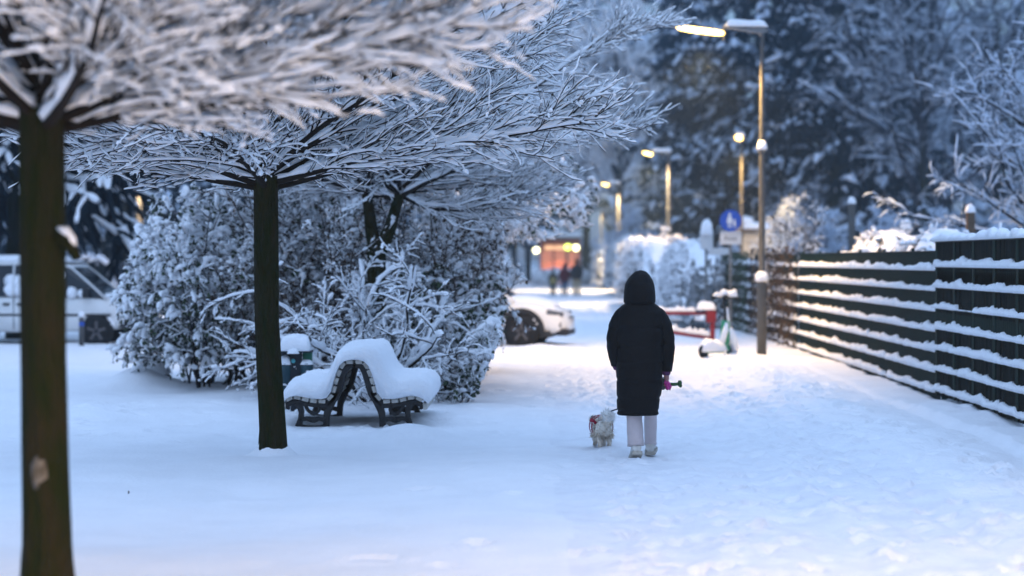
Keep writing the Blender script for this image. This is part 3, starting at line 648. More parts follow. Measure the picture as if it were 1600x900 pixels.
# ------------------------------------------------------------------ fences
def ledge_mesh(mb_list, x, y0, y1, z, rg, h0=.075, wdt=.05, seed=0, big=1.0):
    n = int((y1-y0)/.045); ys = np.linspace(y0, y1, n)
    # lumps: base height, clumps, broken notches
    h = h0*(.55+.9*np.clip(fbm(ys/.55, ys*0+z*9, seed, 2)+.25, 0, 1)*big+.75*np.clip(vn(ys/.12, ys*0+z*7, seed+4)+.05, 0, 1)+.35*rg.random(n)**2)
    gap = vn(ys/.9, ys*0+z*3, seed+9) < -.40
    h = np.where(gap, .012, h); e = np.minimum(1, np.minimum(np.arange(n), np.arange(n)[::-1])/3+.2); h = h*e
    w_ = wdt*(.8+.5*vn(ys/.2, ys*0+z, seed+2))*np.where(gap, .5, 1)
    prof = np.array([[-1, 0], [-1.08, .45], [-.7, .9], [0, 1.0], [.7, .88], [1.05, .45], [1, 0]])
    dx = .012*rg.normal(0, 1, n)
    Vv = np.stack([x+dx[:, None]+prof[None, :, 0]*w_[:, None], np.repeat(ys[:, None], 7, 1), z+prof[None, :, 1]*h[:, None]], -1)
    I_, J_ = np.meshgrid(np.arange(n-1), np.arange(7), indexing='ij'); J2 = (J_+1) % 7
    mb_list.append((Vv.reshape(-1, 3), np.stack([I_*7+J_, I_*7+J2, (I_+1)*7+J2, (I_+1)*7+J_], -1).reshape(-1, 4)))
def fence(label, x, y0, y1, top, z0, nled, seed, cap=.0, reed=False, snow_h=.075, ivy=False, name='mesh_fence', first=.08):
    rg = np.random.default_rng(seed); root = thing(name, label, 'fence', (x, (y0+y1)/2, 0), 0, 'green fence sections along the path')
    yc = (y0+y1)/2; L = y1-y0
    b = MB()
    if reed:                                                        # narrow woven strips with slits, and dark solid bands
        y = -L/2
        while y < L/2:
            w_ = rg.uniform(.04, .05); b.box((.012+rg.normal(0, .004), y, (top+z0)/2), (.006, w_*.82, top-z0-.012), rz=rg.normal(0, .12)); y += w_
        b.build('privacy_strips', M['reed'], root)
        b = MB()
        for k, yy in enumerate(np.arange(-L/2+.9, L/2, 1.25)): b.box((-.004, yy, (top+z0)/2), (.012, .14, top-z0-.02))
        for zz in (0, 2, 4): b.box((-.0005, 0, first+.253*zz+.36 if zz else top-.44), (.006, L, .19))
        b.build('solid_bands', M['green'], root)
        MB().box((.06, 0, (top+z0)/2), (.03, L, top-z0-.012)).build('backing_screen', M['rubber'], root)
    else:
        MB().box((.012, 0, (top+z0)/2), (.012, L, top-z0)).build('privacy_screen', M['green'], root)
    b = MB()
    for yy in np.arange(-L/2+.02, L/2, .1): b.box((-.006, yy, (top+z0)/2), (.005, .005, top-z0))
    for k in range(nled): 
        b.box((-.013, 0, first+.253*k-.004), (.009, L, .010)); b.box((.026, 0, first+.253*k-.004), (.009, L, .010))
    b.box((-.012, 0, top-.006), (.012, L, .012))
    b.build('wire_mesh', M['green_rod'], root)
    for yy in np.linspace(-L/2+.03, L/2-.03, max(2, int(L/2.6)+1)):
        p = MB(); p.box((.085, yy, top/2+.01), (.04, .06, top+.06), bev=.006); p.build('post', M['green'], root)
    parts = []
    for k in range(nled): ledge_mesh(parts, -.005, -L/2, L/2, first+.253*k, rg, snow_h, .062, seed+k)
    v, q = cat(parts); np_mesh('snow_ledges', v, q, M['snow'], root)
    if cap:
        parts = []; ledge_mesh(parts, 0, -L/2, L/2, top, rg, cap, .085, seed+50, 1.0)
        v, q = cat(parts); np_mesh('snow_cap', v, q, M['snow'], root)
    if ivy:
        n = 1500; p = np.stack([rg.uniform(-.14, -.03, n), rg.uniform(-L/2, L/2, n), rg.uniform(.05, top+.15, n)], -1)
        leaf_mesh('ivy_leaves', p, rg, .06, .12, M['dry_leaf' if ivy == 'dry' else 'leaf'], root)
        k = 260; st = np.stack([np.full(k, -.04), rg.uniform(-L/2, L/2, k), rg.uniform(0, .8, k)], -1); d = np.stack([rg.normal(0, .05, k), rg.normal(0, .5, k), np.ones(k)], -1)
        P_ = grow(st, d, rg.uniform(.6, 1.4, k), 8, .15, 0, rg); P_[:, :, 0] = np.clip(P_[:, :, 0], -.12, -.02); v, q = tubes(P_, taper(k, 8, .006, .003), 3); np_mesh('ivy_stems', v, q, M['twig_brown'], root)
    return root
fence('nearest and tallest green fence section with thick snow along its top', 4.97, 14.0, 29.95, 1.96, .06, 7, 201, cap=.085, reed=True, snow_h=.076, first=.13)
fence('long plain dark green fence section with seven white snow lines', 5.03, 30.05, 46.0, 1.85, -.02, 7, 202, snow_h=.075, first=.08)
fence('old fence section behind the lamp post, overgrown with dry brown ivy', 5.0, 46.1, 55.0, 1.83, -.02, 7, 203, snow_h=.09, ivy='dry', first=.08)
fence('last fence section past the lamp post, its snow rows mixed with dark ivy', 4.95, 55.1, 63, 1.78, -.02, 7, 204, snow_h=.12, ivy='leaf', first=.08)
# ------------------------------------------------------------------ street lamps
def lamp_light(parent, loc, energy, col=(1, .60, .20), r=.18):
    l = bpy.data.lights.new('lamp_light', 'SPOT'); l.spot_size = R_(150); l.spot_blend = .35; l.energy = energy; l.color = col; l.shadow_soft_size = r
    o = bpy.data.objects.new('lamp_light', l); C.objects.link(o); o.parent = parent; o.location = loc; return o
LE = 0.36
def street_lamp(label, x, y, H, aim, energy, head=.85, group='street lamps along the path', lit='lit', bare=False, cap=True, tilt=0.08, thick=1.0, col=(1, .60, .20)):
    """aim: direction (rad) of the lamp head from the pole"""
    t = thing('street_lamp', label, 'street lamp', (x, y, gz(x, y)-.05), 0, group)
    b = MB(); b.lathe([(.088*thick, 0), (.088*thick, 1.36), (.075*thick, 1.42), (.06*thick, 1.44), (.056*thick, H*.55), (.040*thick, H-.35), (.034*thick, H-.02)], n=20); b.lathe([(.065*thick, H*.62), (.072*thick, H*.62+.03), (.065*thick, H*.62+.1)], n=16)
    b.build('pole', M['galv_dark'], t)
    if cap:
        b = MB(); b.lathe([(.088, 1.36), (.118, 1.37), (.125, 1.43), (.105, 1.50), (.055, 1.55), (.04, 1.56)], n=18); b.build('collar_snow', M['snow'], t)
        b = MB(); b.lathe([(.06, H*.62+.06), (.095, H*.62+.09), (.09, H*.62+.16), (.05, H*.62+.24)], n=14); b.build('clamp_snow', M['snow'], t)
    ax = Matrix.Rotation(aim, 4, 'Z')
    h = bpy.data.objects.new('lamp_head', None)
    b = MB()
    # housing: tapered box from the pole outwards, curved bracket below
    prof = []
    for u, hw, zb, zt in ((.10, .07, -.06, .02), (.0, .10, -.10, .03), (-.05, .10, -.08, .035), (-.45, .10, -.02, .05), (-.66, .085, .0, .045)):
        prof.append([(-u+.02, -hw, H+zb), (-u+.02, hw, H+zb), (-u+.02, hw*.8, H+zt), (-u+.02, -hw*.8, H+zt)])
    b.loft(prof, smooth=False)
    b.tube([(.0, 0, H-.26), (.0, 0, H-.14), (.05, 0, H-.06), (.16, 0, H-.03)], [.035, .037, .042, .03], 10)
    hh = b.build('lamp_housing', M['galv'], t); hh.rotation_euler = (0, 0, aim)
    b = MB(); snow_pad(b, .30, 0, H+.035, .78, .25, .12, rng, 12, rough=.12, p=6); s = b.build('housing_snow', M['snow'], hh)
    b = MB(); b.box((.70, 0, H-.09), (.03, .05, .26), bev=.008); b.build('hinge_bracket', M['galv'], hh)
    b = MB()
    rings = []
    for u, k in ((0, .55), (.06, .85), (.2, 1), (.7, 1), (.9, .8), (.97, .45)):
        zc = H-.085+tilt*u; ring = []
        for j in range(14):
            a = 2*math.pi*j/14; ring.append((.70+u*head/.97, .12*k*math.cos(a), zc+.062*k*math.sin(a)*(1 if math.sin(a) < 0 else .7)))
        rings.append(ring)
    b.loft(rings); b.build('lamp_diffuser', M[lit], hh)
    if energy: lamp_light(hh, (.70+head*.5, 0, H-.36), energy*LE, col)
    return t
street_lamp('tall street lamp by the fence, snow on its arm and long glowing head', gx(1190, 43.5), 43.5, 5.90, math.pi+.12, 520, tilt=.10)
street_lamp('street lamp with tilted glowing head just left of the tall one', gx(1158, 81), 81, 5.85, -1.75, 420, head=.55, cap=False, lit='lit')
street_lamp('third street lamp down the path with small round glowing head', gx(1045, 93), 93, 5.85, math.pi+.3, 900, head=.35, cap=False, lit='lit2', thick=1.5, col=(1, .70, .36))
street_lamp('fourth street lamp, its glowing head half behind the overhanging twigs', gx(967, 133), 133, 5.9, math.pi+.5, 1500, head=.35, cap=False, lit='lit2', thick=1.6, col=(1, .72, .38))
street_lamp('farthest street lamp glowing through the overhanging twigs', gx(940, 190), 190, 5.9, math.pi+.5, 700, head=.4, cap=False, lit='lit2', thick=1.5, col=(1, .75, .4))
street_lamp('street lamp behind the tall drooping shrub above the van', gx(217, 78), 78, 4.6, -1.45, 260, head=.22, cap=False, lit='lit2', thick=1.7, col=(1, .68, .34))
street_lamp('street lamp standing by the path before the nearest tree, outside the view', 4.3, 4.5, 5.9, math.pi+.1, 1150)
def lantern(label, x, y, z, r, m):
    t = thing('garden_lantern', label, 'lantern', (x, y, 0), 0, None)
    MB().lathe([(.05, -.1), (.045, z-r)], n=10).build('post_shaft', M['galv_dark'], t)
    MB().lathe([(r*.5, z-r), (r*.95, z-r*.4), (r, z+r*.2), (r*.6, z+r*.8), (r*.1, z+r)], n=16).build('lit_globe', M[m], t)
    MB().lathe([(r*1.1, z+r*.85), (r*.9, z+r*1.2), (r*.1, z+r*1.35)], n=14).build('lantern_cap', M['galv_dark'], t)
lantern('low lantern shining through the left shrub beside the van nose', gx(226, 62), 62, 1.30, .20, 'lit2')

# ------------------------------------------------------------------ far end: shop, lamps
t = thing('corner_shop', 'low building at the far end with glowing orange red front', 'shop', (gx(875, 172), 172, 0))
wx = 2.9
MB().box((0, 1.5, 1.55), (wx, 3, 3.1)).build('wall', M['wall_far'], t)
r = MB().box((0, 1.3, 3.2), (wx+.6, 3.8, .18), bev=.03).build('roof', M['galv_dark'], t)
b = MB(); snow_pad(b, 0, 1.3, 3.29, wx+.6, 3.8, .3, rng, 10); b.build('roof_snow', M['snow'], r)
for k in (-1, 0, 1):
    f = MB().box((k*.92, -.03, 1.25), (.84, .05, 2.0)).build('window', M['shopfront'], t)
    b = MB(); b.box((k*.92-.43, -.05, 1.25), (.04, .09, 2.06)); b.box((k*.92+.43, -.05, 1.25), (.04, .09, 2.06)); b.box((k*.92, -.05, .23), (.90, .09, .05)); b.build('window_frame', M['black_plastic'], f)
for k in (-.75, .0): MB().box((k, -.06, 2.52), (.7, .08, .34), bev=.03).build('lit_sign_panel', M['shop_sign'], t)
lamp_light(t, (0, -1.2, 2.0), 12, (1, .35, .18))
def wall_lamp(label, px, py, d, m, r=.2):
    x, y, z = at(px, py, d)
    t = thing('mast_lamp', label, 'lamp', (x, y, 0), 0, 'small bright lamps at the far end')
    MB().lathe([(.05, -.1), (.04, z-r*.6)], n=8).build('post_shaft', M['galv_dark'], t)
    b = MB(); b.lathe([(r*.3, z-r), (r*.9, z-r*.5), (r, z), (r*.9, z+r*.5), (r*.3, z+r)], n=14); b.build('lit_globe', M[m], t)
    MB().lathe([(r*.95, z+r*.85), (r*.7, z+r*1.15), (r*.1, z+r*1.25)], n=12).build('lamp_cap', M['galv_dark'], t)
wall_lamp('pale yellow lamp left of the glowing orange shopfront', 838, 391, 168, 'white_lamp')
wall_lamp('yellow green lamp over the right half of the shopfront', 887, 386, 168, 'green_lamp')
wall_lamp('pale white lamp just right of the yellow green one', 900, 387, 168, 'white_lamp')
hedge('snow bank hedge in front of the glowing shopfront', .1, 3.6, 158, 164, 1.0, 108, shade=.2, group=None)
# shed
sx, sy = gx(1196, 86), 86
t = thing('garden_shed', 'pale garden shed with snowy roof behind the lamp post', 'shed', (sx, sy, 0))
MB().box((0, 1.2, 1.28), (1.45, 2.2, 2.65)).build('wall', M['shed'], t)
r = MB().box((0, 1.2, 2.72), (1.8, 2.7, .12), ry=.03, bev=.02).build('roof', M['post_wood'], t)
b = MB(); snow_pad(b, 0, 1.2, 2.77, 1.8, 2.7, .26, rng, 10); snow_pad(b, -.62, .5, 2.97, .5, .7, .25, rng, 8); b.build('roof_snow', M['snow'], r)
b = MB(); b.box((0, .06, 2.50), (1.5, .08, .36), bev=.01); b.build('fascia_board', M['shed'], t)
d = MB().box((.15, .08, 1.0), (.7, .05, 1.9), bev=.01).build('door', M['post_wood'], t)
MB().box((.42, .035, 1.0), (.04, .05, .12), bev=.01).build('handle', M['galv_dark'], d)

# ------------------------------------------------------------------ signs
t = thing('pedestrian_sign', 'round blue pedestrian zone sign with a white plate below it', 'road sign', (gx(1141, 52), 52, 0))
zc = at(0, 345, 52)[2]
MB().lathe([(.03, -.1), (.03, zc+.1)], n=12).build('pole', M['galv'], t)
disc = MB().lathe([(.228, -.012), (.235, -.008), (.235, .008), (.228, .012)], (0, -.045, zc), n=40, axis='Y').build('sign_disc', M['sign_blue'], t)
b = MB(); b.lathe([(.236, -.004), (.222, -.005), (.222, .0)], (0, -.058, zc), n=40, axis='Y'); 
# woman with child, cut as flat sheet figures
fig = MB()
def flat(poly, y=-.060): fig.prism([(x, z+zc) for x, z in poly], y-.003, y)
def disk(cx, cz, r): flat([(cx+r*math.cos(k*math.pi/8), cz+r*math.sin(k*math.pi/8)) for k in range(16)])
disk(-.02, .135, .030); flat([(-.05, .10), (.01, .10), (.045, -.02), (.03, -.03), (.02, .01), (.035, -.06), (-.075, -.06), (-.06, .0), (-.085, -.03), (-.095, -.02)])
flat([(-.055, -.062), (-.035, -.062), (-.03, -.15), (-.055, -.15)]); flat([(0, -.062), (.02, -.062), (.012, -.15), (-.012, -.15)])
disk(.085, .005, .022); flat([(.065, -.02), (.105, -.02), (.12, -.085), (.055, -.085)]); flat([(.065, -.087), (.08, -.087), (.078, -.15), (.062, -.15)]); flat([(.093, -.087), (.107, -.087), (.108, -.15), (.094, -.15)])
fig.build('sign_figures', M['sign_fig'], disc)
pz = at(0, 373, 52)[2]
pl = MB().box((0, -.045, pz), (.46, .014, .255), bev=.004).build('text_plate', M['sign_white'], t)
def text(s, size, loc, m, parent, rot=(math.pi/2, 0, 0), align='CENTER', ext=.001):
    c = bpy.data.curves.new('lettering', 'FONT'); c.body = s; c.size = size; c.align_x = align; c.align_y = 'CENTER'; c.extrude = ext
    tmp = bpy.data.objects.new('tmp', c); C.objects.link(tmp); bpy.context.view_layer.update()
    me = bpy.data.meshes.new_from_object(tmp.evaluated_get(bpy.context.evaluated_depsgraph_get())); bpy.data.objects.remove(tmp)
    o = link('lettering', me, m, parent); o.location = loc; o.rotation_euler = rot; return o
text('Privat', .115, (0, -.0545, pz), M['ink'], pl)
b = MB(); b.box((0, -.05, pz+.138), (.44, .07, .02), bev=.008); b.build('plate_snow', M['snow'], pl)
t = thing('street_sign', 'slim sign post with a tall snow cap beside the blue sign', 'road sign', (gx(1103, 57), 57, 0))
MB().lathe([(.032, -.1), (.032, 2.2)], n=12).build('pole', M['galv'], t)
p = MB().box((.01, -.04, 2.14), (.30, .03, .34), bev=.01).build('sign_panel', M['sign_white'], t)
MB().box((.30, -.03, 1.92), (.46, .02, .16), bev=.006).build('name_plate', M['sign_white'], t)
b = MB(); snow_pad(b, .01, -.02, 2.31, .30, .22, .36, rng, 10, p=3); b.build('sign_snow', M['snow'], p)

# ------------------------------------------------------------------ barrier and scooter
by = 49.7; bx = gx(1113, by)
t = thing('barrier_gate', 'red barrier with two snow covered bars and a red end post', 'barrier', (bx, by, gz(bx, by)-.03))
b = MB(); b.box((0, 0, .40), (.10, .10, .80), bev=.012); b.box((-.03, -.02, .60), (.20, .14, .26), bev=.02); b.build('end_post', M['red'], t)
b = MB(); b.tube([(-.02, 0, .66), (-.8, .02, .66), (-1.55, .05, .66)], .036, 10); b.build('bar', M['red'], t)
b = MB(); b.tube([(-.05, -.02, .15), (-.8, -.02, .26), (-1.55, 0, .33)], .036, 10); b.build('bar', M['red'], t)
rg = np.random.default_rng(31)
for line, s in (([(-.35, 0, .69), (-.8, .02, .69), (-1.55, .05, .69)], .05), ([(-.05, -.02, .18), (-.8, -.02, .29), (-1.55, 0, .36)], .065)):
    L_ = np.array(line); xs = np.linspace(0, 2, 30); k = np.clip(xs.astype(int), 0, 1); fr = (xs-k)[:, None]; Pp = (L_[k]*(1-fr)+L_[k+1]*fr)[None]
    v, q = snow_on(Pp, np.full((1, 30), .02), s, rg, 1, 8, .3, 1); np_mesh('bar_snow', v, q, M['snow'], t)
b = MB(); snow_pad(b, -.13, 0, .74, .42, .26, .16, rng, 10); b.build('post_snow', M['snow'], t)
sy_ = 42.0; sx_ = gx(1132, sy_)
t = thing('kick_scooter', 'parked green and white electric scooter buried in snow', 'scooter', (sx_, sy_, gz(sx_, sy_)-.05), R_(42))
b = MB(); b.box((-.02, .0, .17), (.16, .14, .10), bev=.02); b.prism([(-.50, .10), (-.08, .10), (.05, .30), (.06, .62), (.0, .66), (-.05, .36), (-.14, .17), (-.50, .16)], -.07, .07); b.build('deck', M['scoot'], t)
b = MB(); b.tube([(.08, 0, .30), (.02, 0, .70), (-.02, 0, 1.05)], [.034, .03, .026], 12); b.build('steering_column', M['black_plastic'], t)
b = MB(); b.tube([(.10, -.01, .40), (.06, -.01, .70), (.04, -.01, .88)], [.05, .035, .025], 12); b.build('column_snow', M['snow'], t)
b = MB(); b.tube([(-.28, 0, 1.07), (-.02, 0, 1.05), (.27, 0, 1.05)], .017, 10); b.build('handlebar', M['black_plastic'], t)
for s, x_ in ((-1, -.26), (1, .25)): b = MB(); b.tube([(x_-.05, -.0, 1.06), (x_+.05, 0, 1.055)], .026, 10); b.build('grip', M['rubber'], t)
b = MB(); b.box((-.02, -.03, 1.09), (.09, .08, .07), bev=.02); b.build('display', M['black_plastic'], t)
v, q = snow_on(np.stack([np.linspace(-.29, .28, 16), np.zeros(16), np.full(16, 1.06)], -1)[None], np.full((1, 16), .015), .036, rg, 1, 8, .2, 1); hs = np_mesh('handlebar_snow', v, q, M['snow'], t)
b = MB(); snow_pad(b, -.02, -.02, 1.11, .15, .13, .08, rng, 8); snow_pad(b, .20, 0, 1.07, .17, .12, .12, rng, 8); b.build('display_snow', M['snow'], t)
for x_ in (.17, -.52):
    w_ = MB().lathe([(.06, -.028), (.105, -.028), (.118, -.012), (.118, .012), (.105, .028), (.06, .028)], (x_, 0, .13), n=24, axis='Y').build('wheel', M['rubber'], t)
    MB().lathe([(.02, -.034), (.062, -.026), (.062, .026), (.02, .034)], (x_, 0, .13), n=18, axis='Y').build('rim', M['rim'], w_)
b = MB(); b.prism([(.07, .34), (.16, .30), (.24, .20), (.29, .12), (.25, .11), (.18, .22), (.10, .25)], -.04, .04); b.build('mudguard', M['scoot'], t)
b = MB(); b.tube([(.08, -.05, .52), (.16, -.05, .30), (.22, -.05, .12)], [.05, .085, .06], 10); snow_pad(b, -.32, -.02, .13, .56, .24, .19, rng, 10); b.tube([(-.14, -.05, .26), (-.02, -.05, .5), (.0, -.05, .62)], [.06, .05, .025], 10); b.build('deck_snow', M['snow'], t)

# ------------------------------------------------------------------ vehicles
def lerp_prof(pr, x):
    xs = [p[0] for p in pr]; return [float(np.interp(x, xs, [p[k] for p in pr])) for k in range(1, len(pr[0]))]
def vehicle(name, label, loc, rz, prof, house, wheels, wr, paint, arch=True, extra=None, wheel_snow=True):
    """prof: (x, half width, bottom, belt, centre top) stations; house: (x_bottom, x_top, ...) greenhouse"""
    t = thing(name, label, 'car' if 'car' in name else 'van', loc, rz)
    xs = np.linspace(prof[0][0], prof[-1][0], 46); rings = []
    for x in xs:
        hw, zb, zl, zt = lerp_prof(prof, x)
        half = [(0, zb), (hw*.86, zb), (hw*.97, zb+.06), (hw, zb+(zl-zb)*.35), (hw*1.0, zb+(zl-zb)*.62), (hw*.975, zl-.05), (hw*.93, zl), (hw*.6, zl+(zt-zl)*.8), (0, zt)]
        ring = [(x, y, z) for y, z in half]+[(x, -y, z) for y, z in half[-2:0:-1]]
        rings.append(ring)
    body = MB().loft(rings).build('body', paint, t)
    # greenhouse: glass volume, roof slab, pillars
    gr = []
    for (xb, xt, hb, ht, zb, zt) in house['sections']:
        gr.append((xb, xt, hb, ht, zb, zt))
    b = MB(); ring_b = []; lo, hi = [], []
    for (xb, xt, hb, ht, zb, zt) in gr: lo.append((xb, hb, zb)); hi.append((xt, ht, zt))
    lo2 = lo+[(x, -y, z) for x, y, z in lo[::-1]]; hi2 = hi+[(x, -y, z) for x, y, z in hi[::-1]]
    b.loft([lo2, hi2], smooth=False); b.build('window', M['glass'], t)
    b = MB(); roof = [(x*1.0, y*1.01, z-.02) for x, y, z in hi2]; rr = [(x*.99, y*.9, z+house['crown']) for x, y, z in hi2]
    b.loft([roof, [(x, y, z+.03) for x, y, z in roof], rr], smooth=False); rf = b.build('roof', paint, t)
    for (xb, xt, hb, ht, zb, zt) in gr:
        for s in (-1, 1): b = MB(); b.tube([(xb, s*(hb+.004), zb-.02), ((xb+xt)/2, s*((hb+ht)/2+.006), (zb+zt)/2), (xt, s*(ht+.004), zt)], house.get('pil', .045), 8, flat=.6); b.build('pillar', paint, t)
    x0, x1 = min(h[0] for h in hi), max(h[0] for h in hi); yw = hi[1][1]*2; zt = hi[1][2]+house['crown']
    b = MB(); snow_pad(b, (x0+x1)/2, 0, zt-.01, (x1-x0)*.98, yw*.96, house['snow'], rng, 14, rough=.15, p=8); b.build('roof_snow', M['snow'], rf)
    for wx in wheels:
        hw = lerp_prof(prof, wx)[0]
        for s in (-1, 1):
            yc = s*(hw-.09)
            if arch:
                b = MB(); R1, R0 = wr*1.42, wr*1.14; ring = []
                poly = [(wx+R1*math.cos(a), wr+R1*math.sin(a)) for a in np.linspace(-.12, math.pi+.12, 22)]+[(wx+R0*math.cos(a), wr+R0*math.sin(a)) for a in np.linspace(math.pi+.12, -.12, 22)]
                b.prism(poly, s*(hw-.05), s*(hw+.028)); b.build('wheel_arch', M['black_plastic'], t)
            b = MB(); b.lathe([(.001, -.02), (wr*(1.16 if arch else 1.06), -.02), (wr*(1.16 if arch else 1.06), .02), (.001, .02)], (wx, s*(hw-.008), wr*1.02), n=28, axis='Y'); b.build('wheel_housing', M['rubber'], t)
            w_ = MB().lathe([(wr*.6, -.105), (wr*.92, -.105), (wr, -.07), (wr, .07), (wr*.92, .105), (wr*.6, .105)], (wx, yc+s*.035, wr), n=32, axis='Y').build('wheel', M['rubber'], t)
            rm = MB(); rm.lathe([(.03, -.09), (wr*.16, -.10), (wr*.62, -.085), (wr*.66, -.09), (wr*.66, .09), (wr*.62, .085), (wr*.16, .10), (.03, .09)], (wx, yc+s*.035, wr), n=24, axis='Y')
            for k in range(5):
                a = k*2*math.pi/5+.3; rm.box((wx+wr*.37*math.cos(a), yc+s*.135, wr+wr*.37*math.sin(a)), (wr*.5, .02, .055), ry=-a)
            rm.build('rim', M['rim'], w_)
            if wheel_snow:
                b = MB(); b.tube([(wx+(wr*1.06)*math.cos(a), yc+s*.06, wr+(wr*1.06)*math.sin(a)) for a in np.linspace(.25, 1.0, 8)], [.02, .04, .05, .04, .045, .05, .03, .01], 8); b.tube([(wx+(wr*1.06)*math.cos(a), yc+s*.06, wr+(wr*1.06)*math.sin(a)) for a in np.linspace(2.3, 3.0, 6)], [.01, .03, .035, .04, .03, .01], 8); b.build('wheel_snow', M['snow'], w_)
    return t, prof
cy_ = 49.2; fx = gx(894, cy_)
prof = [(-2.15, .60, .42, .80, .86), (-2.08, .80, .36, .90, .96), (-1.7, .87, .30, .93, 1.0), (0, .90, .26, .92, .98), (.75, .90, .26, .91, .985), (1.35, .885, .27, .87, .95), (1.75, .86, .28, .80, .88), (1.98, .80, .30, .70, .77), (2.10, .66, .33, .62, .66), (2.15, .50, .36, .56, .60)]
car, pr = vehicle('parked_car', 'white car nosing out from behind the shrubs, snow on its hood', (fx-2.13, cy_+.55, -.05), R_(-7), prof,
    dict(sections=[(-1.95, -1.55, .80, .62, .93, 1.50), (-.7, -.7, .83, .66, .92, 1.56), (.15, .05, .83, .66, .92, 1.55), (1.05, .30, .80, .62, .95, 1.48)], crown=.05, snow=.16, pil=.04), (-1.30, 1.22), .33, M['white_paint'])
for s in (-1, 1):
    b = MB(); b.box((1.86, s*.72, .70), (.36, .20, .10), rz=-s*.42, ry=.18, bev=.03); b.build('headlight', M['lens'], car)
    b = MB(); b.lathe([(.001, -.02), (.075, -.02), (.075, .02), (.001, .02)], (1.99, s*.72, .46), n=16, axis='X'); b.build('fog_light', M['lens'], car)
    b = MB(); b.box((1.0, s*.99, .97), (.12, .16, .12), bev=.04); b.build('wing_mirror', M['white_paint'], car)
b = MB(); b.box((2.02, 0, .31), (.24, 1.5, .14), bev=.04); b.build('lower_bumper', M['black_plastic'], car)
b = MB(); b.box((2.12, 0, .56), (.06, .8, .12), bev=.02); b.build('grille', M['black_plastic'], car)
b = MB(); b.box((.0, 0, .27), (3.6, 1.78, .13), bev=.03); b.build('side_skirt', M['black_plastic'], car)
b = MB(); b.prism([(.80, .62), (.86, .64), (.80, .40), (.66, .30), (.56, .30), (.70, .42)], -.915, -.898); b.build('red_stripe', M['red'], car)
b = MB(); snow_pad(b, 1.32, 0, -.01, 1.15, 1.42, .085, rng, 14, zf=lambda x, y: lerp_prof(prof, x+1.32)[3]-.055*abs(y)/.7, rough=.2, p=6); b.build('hood_snow', M['snow'], car)
vy = 49.6
vp = [(-2.35, .80, .45, 1.02, 1.06), (-2.3, .86, .38, 1.05, 1.08), (-1.6, .90, .32, 1.05, 1.08), (0, .91, .30, 1.04, 1.07), (1.5, .90, .32, 1.02, 1.05), (2.05, .87, .36, .98, 1.01), (2.3, .80, .42, .88, .92), (2.38, .66, .50, .78, .80)]
van, pr = vehicle('parked_van', 'silver white minivan parked at the left behind the nearest trunk', (gx(202, vy)-2.35, vy+.9, gz(-9, vy)-.08), R_(-4), vp,
    dict(sections=[(-2.28, -2.15, .86, .74, 1.05, 1.66), (-1.2, -1.18, .88, .76, 1.05, 1.70), (.0, -.0, .89, .77, 1.04, 1.72), (1.0, .86, .88, .77, 1.03, 1.70), (1.95, 1.18, .84, .73, 1.0, 1.64)], crown=.05, snow=.15, pil=.036), (-1.15, 1.75), .33, M['van_paint'], arch=False)
for s in (-1, 1):
    MB().box((.0, s*.905, .66), (4.1, .012, .05), bev=.004).build('rub_strip', M['black_plastic'], van)
    for x_ in (-1.2, .02, 1.02): MB().box((x_, s*.909, .70), (.014, .012, .66)).build('door_seam', M['black_plastic'], van)
for s in (-1, 1):
    for x_ in (.16, -.14): MB().box((x_, s*.915, .88), (.14, .03, .05), bev=.01).build('handle', M['black_plastic'], van)
    MB().box((1.55, s*1.0, 1.12), (.12, .18, .20), bev=.04).build('wing_mirror', M['black_plastic'], van)
    MB().box((2.28, s*.62, .70), (.16, .26, .17), bev=.04).build('headlight', M['lens'], van)
MB().box((2.30, 0, .48), (.24, 1.6, .16), bev=.04).build('bumper', M['black_plastic'], van)
rg = np.random.default_rng(6)
for k in range(26):
    b = MB()
    s = -1; x_ = rg.uniform(-2.0, 1.6); z_ = rg.uniform(1.06, 1.28) if rg.random() < .7 else rg.uniform(1.3, 1.5)
    b.lathe([(.001, -.03), (rg.uniform(.06, .16), -.02), (rg.uniform(.05, .12), .02), (.001, .04)], (x_, s*(.885-(z_-1.05)*.18), z_), n=9, axis='Y'); b.build('window_snow', M['snow'], van)
b = MB(); snow_pad(b, 2.0, 0, 0, .62, 1.5, .10, rng, 10, zf=lambda x, y: lerp_prof(vp, x+2.0)[3]-.02); b.build('hood_snow', M['snow'], van)
t = thing('bollard', 'slim grey bollard with a blue band in front of the van door', 'bollard', (gx(126, 48), 48, gz(-9, 48)-.05))
MB().lathe([(.052, 0), (.052, .60), (.045, .64), (.02, .66)], n=16).build('post_shaft', M['galv_dark'], t)
MB().lathe([(.0535, .44), (.0545, .45), (.0545, .51), (.0535, .52)], n=16).build('band', M['sign_blue'], t)
MB().lathe([(.055, .615), (.066, .64), (.06, .69), (.03, .725), (.005, .73)], n=14).build('snow_cap', M['snow'], t)

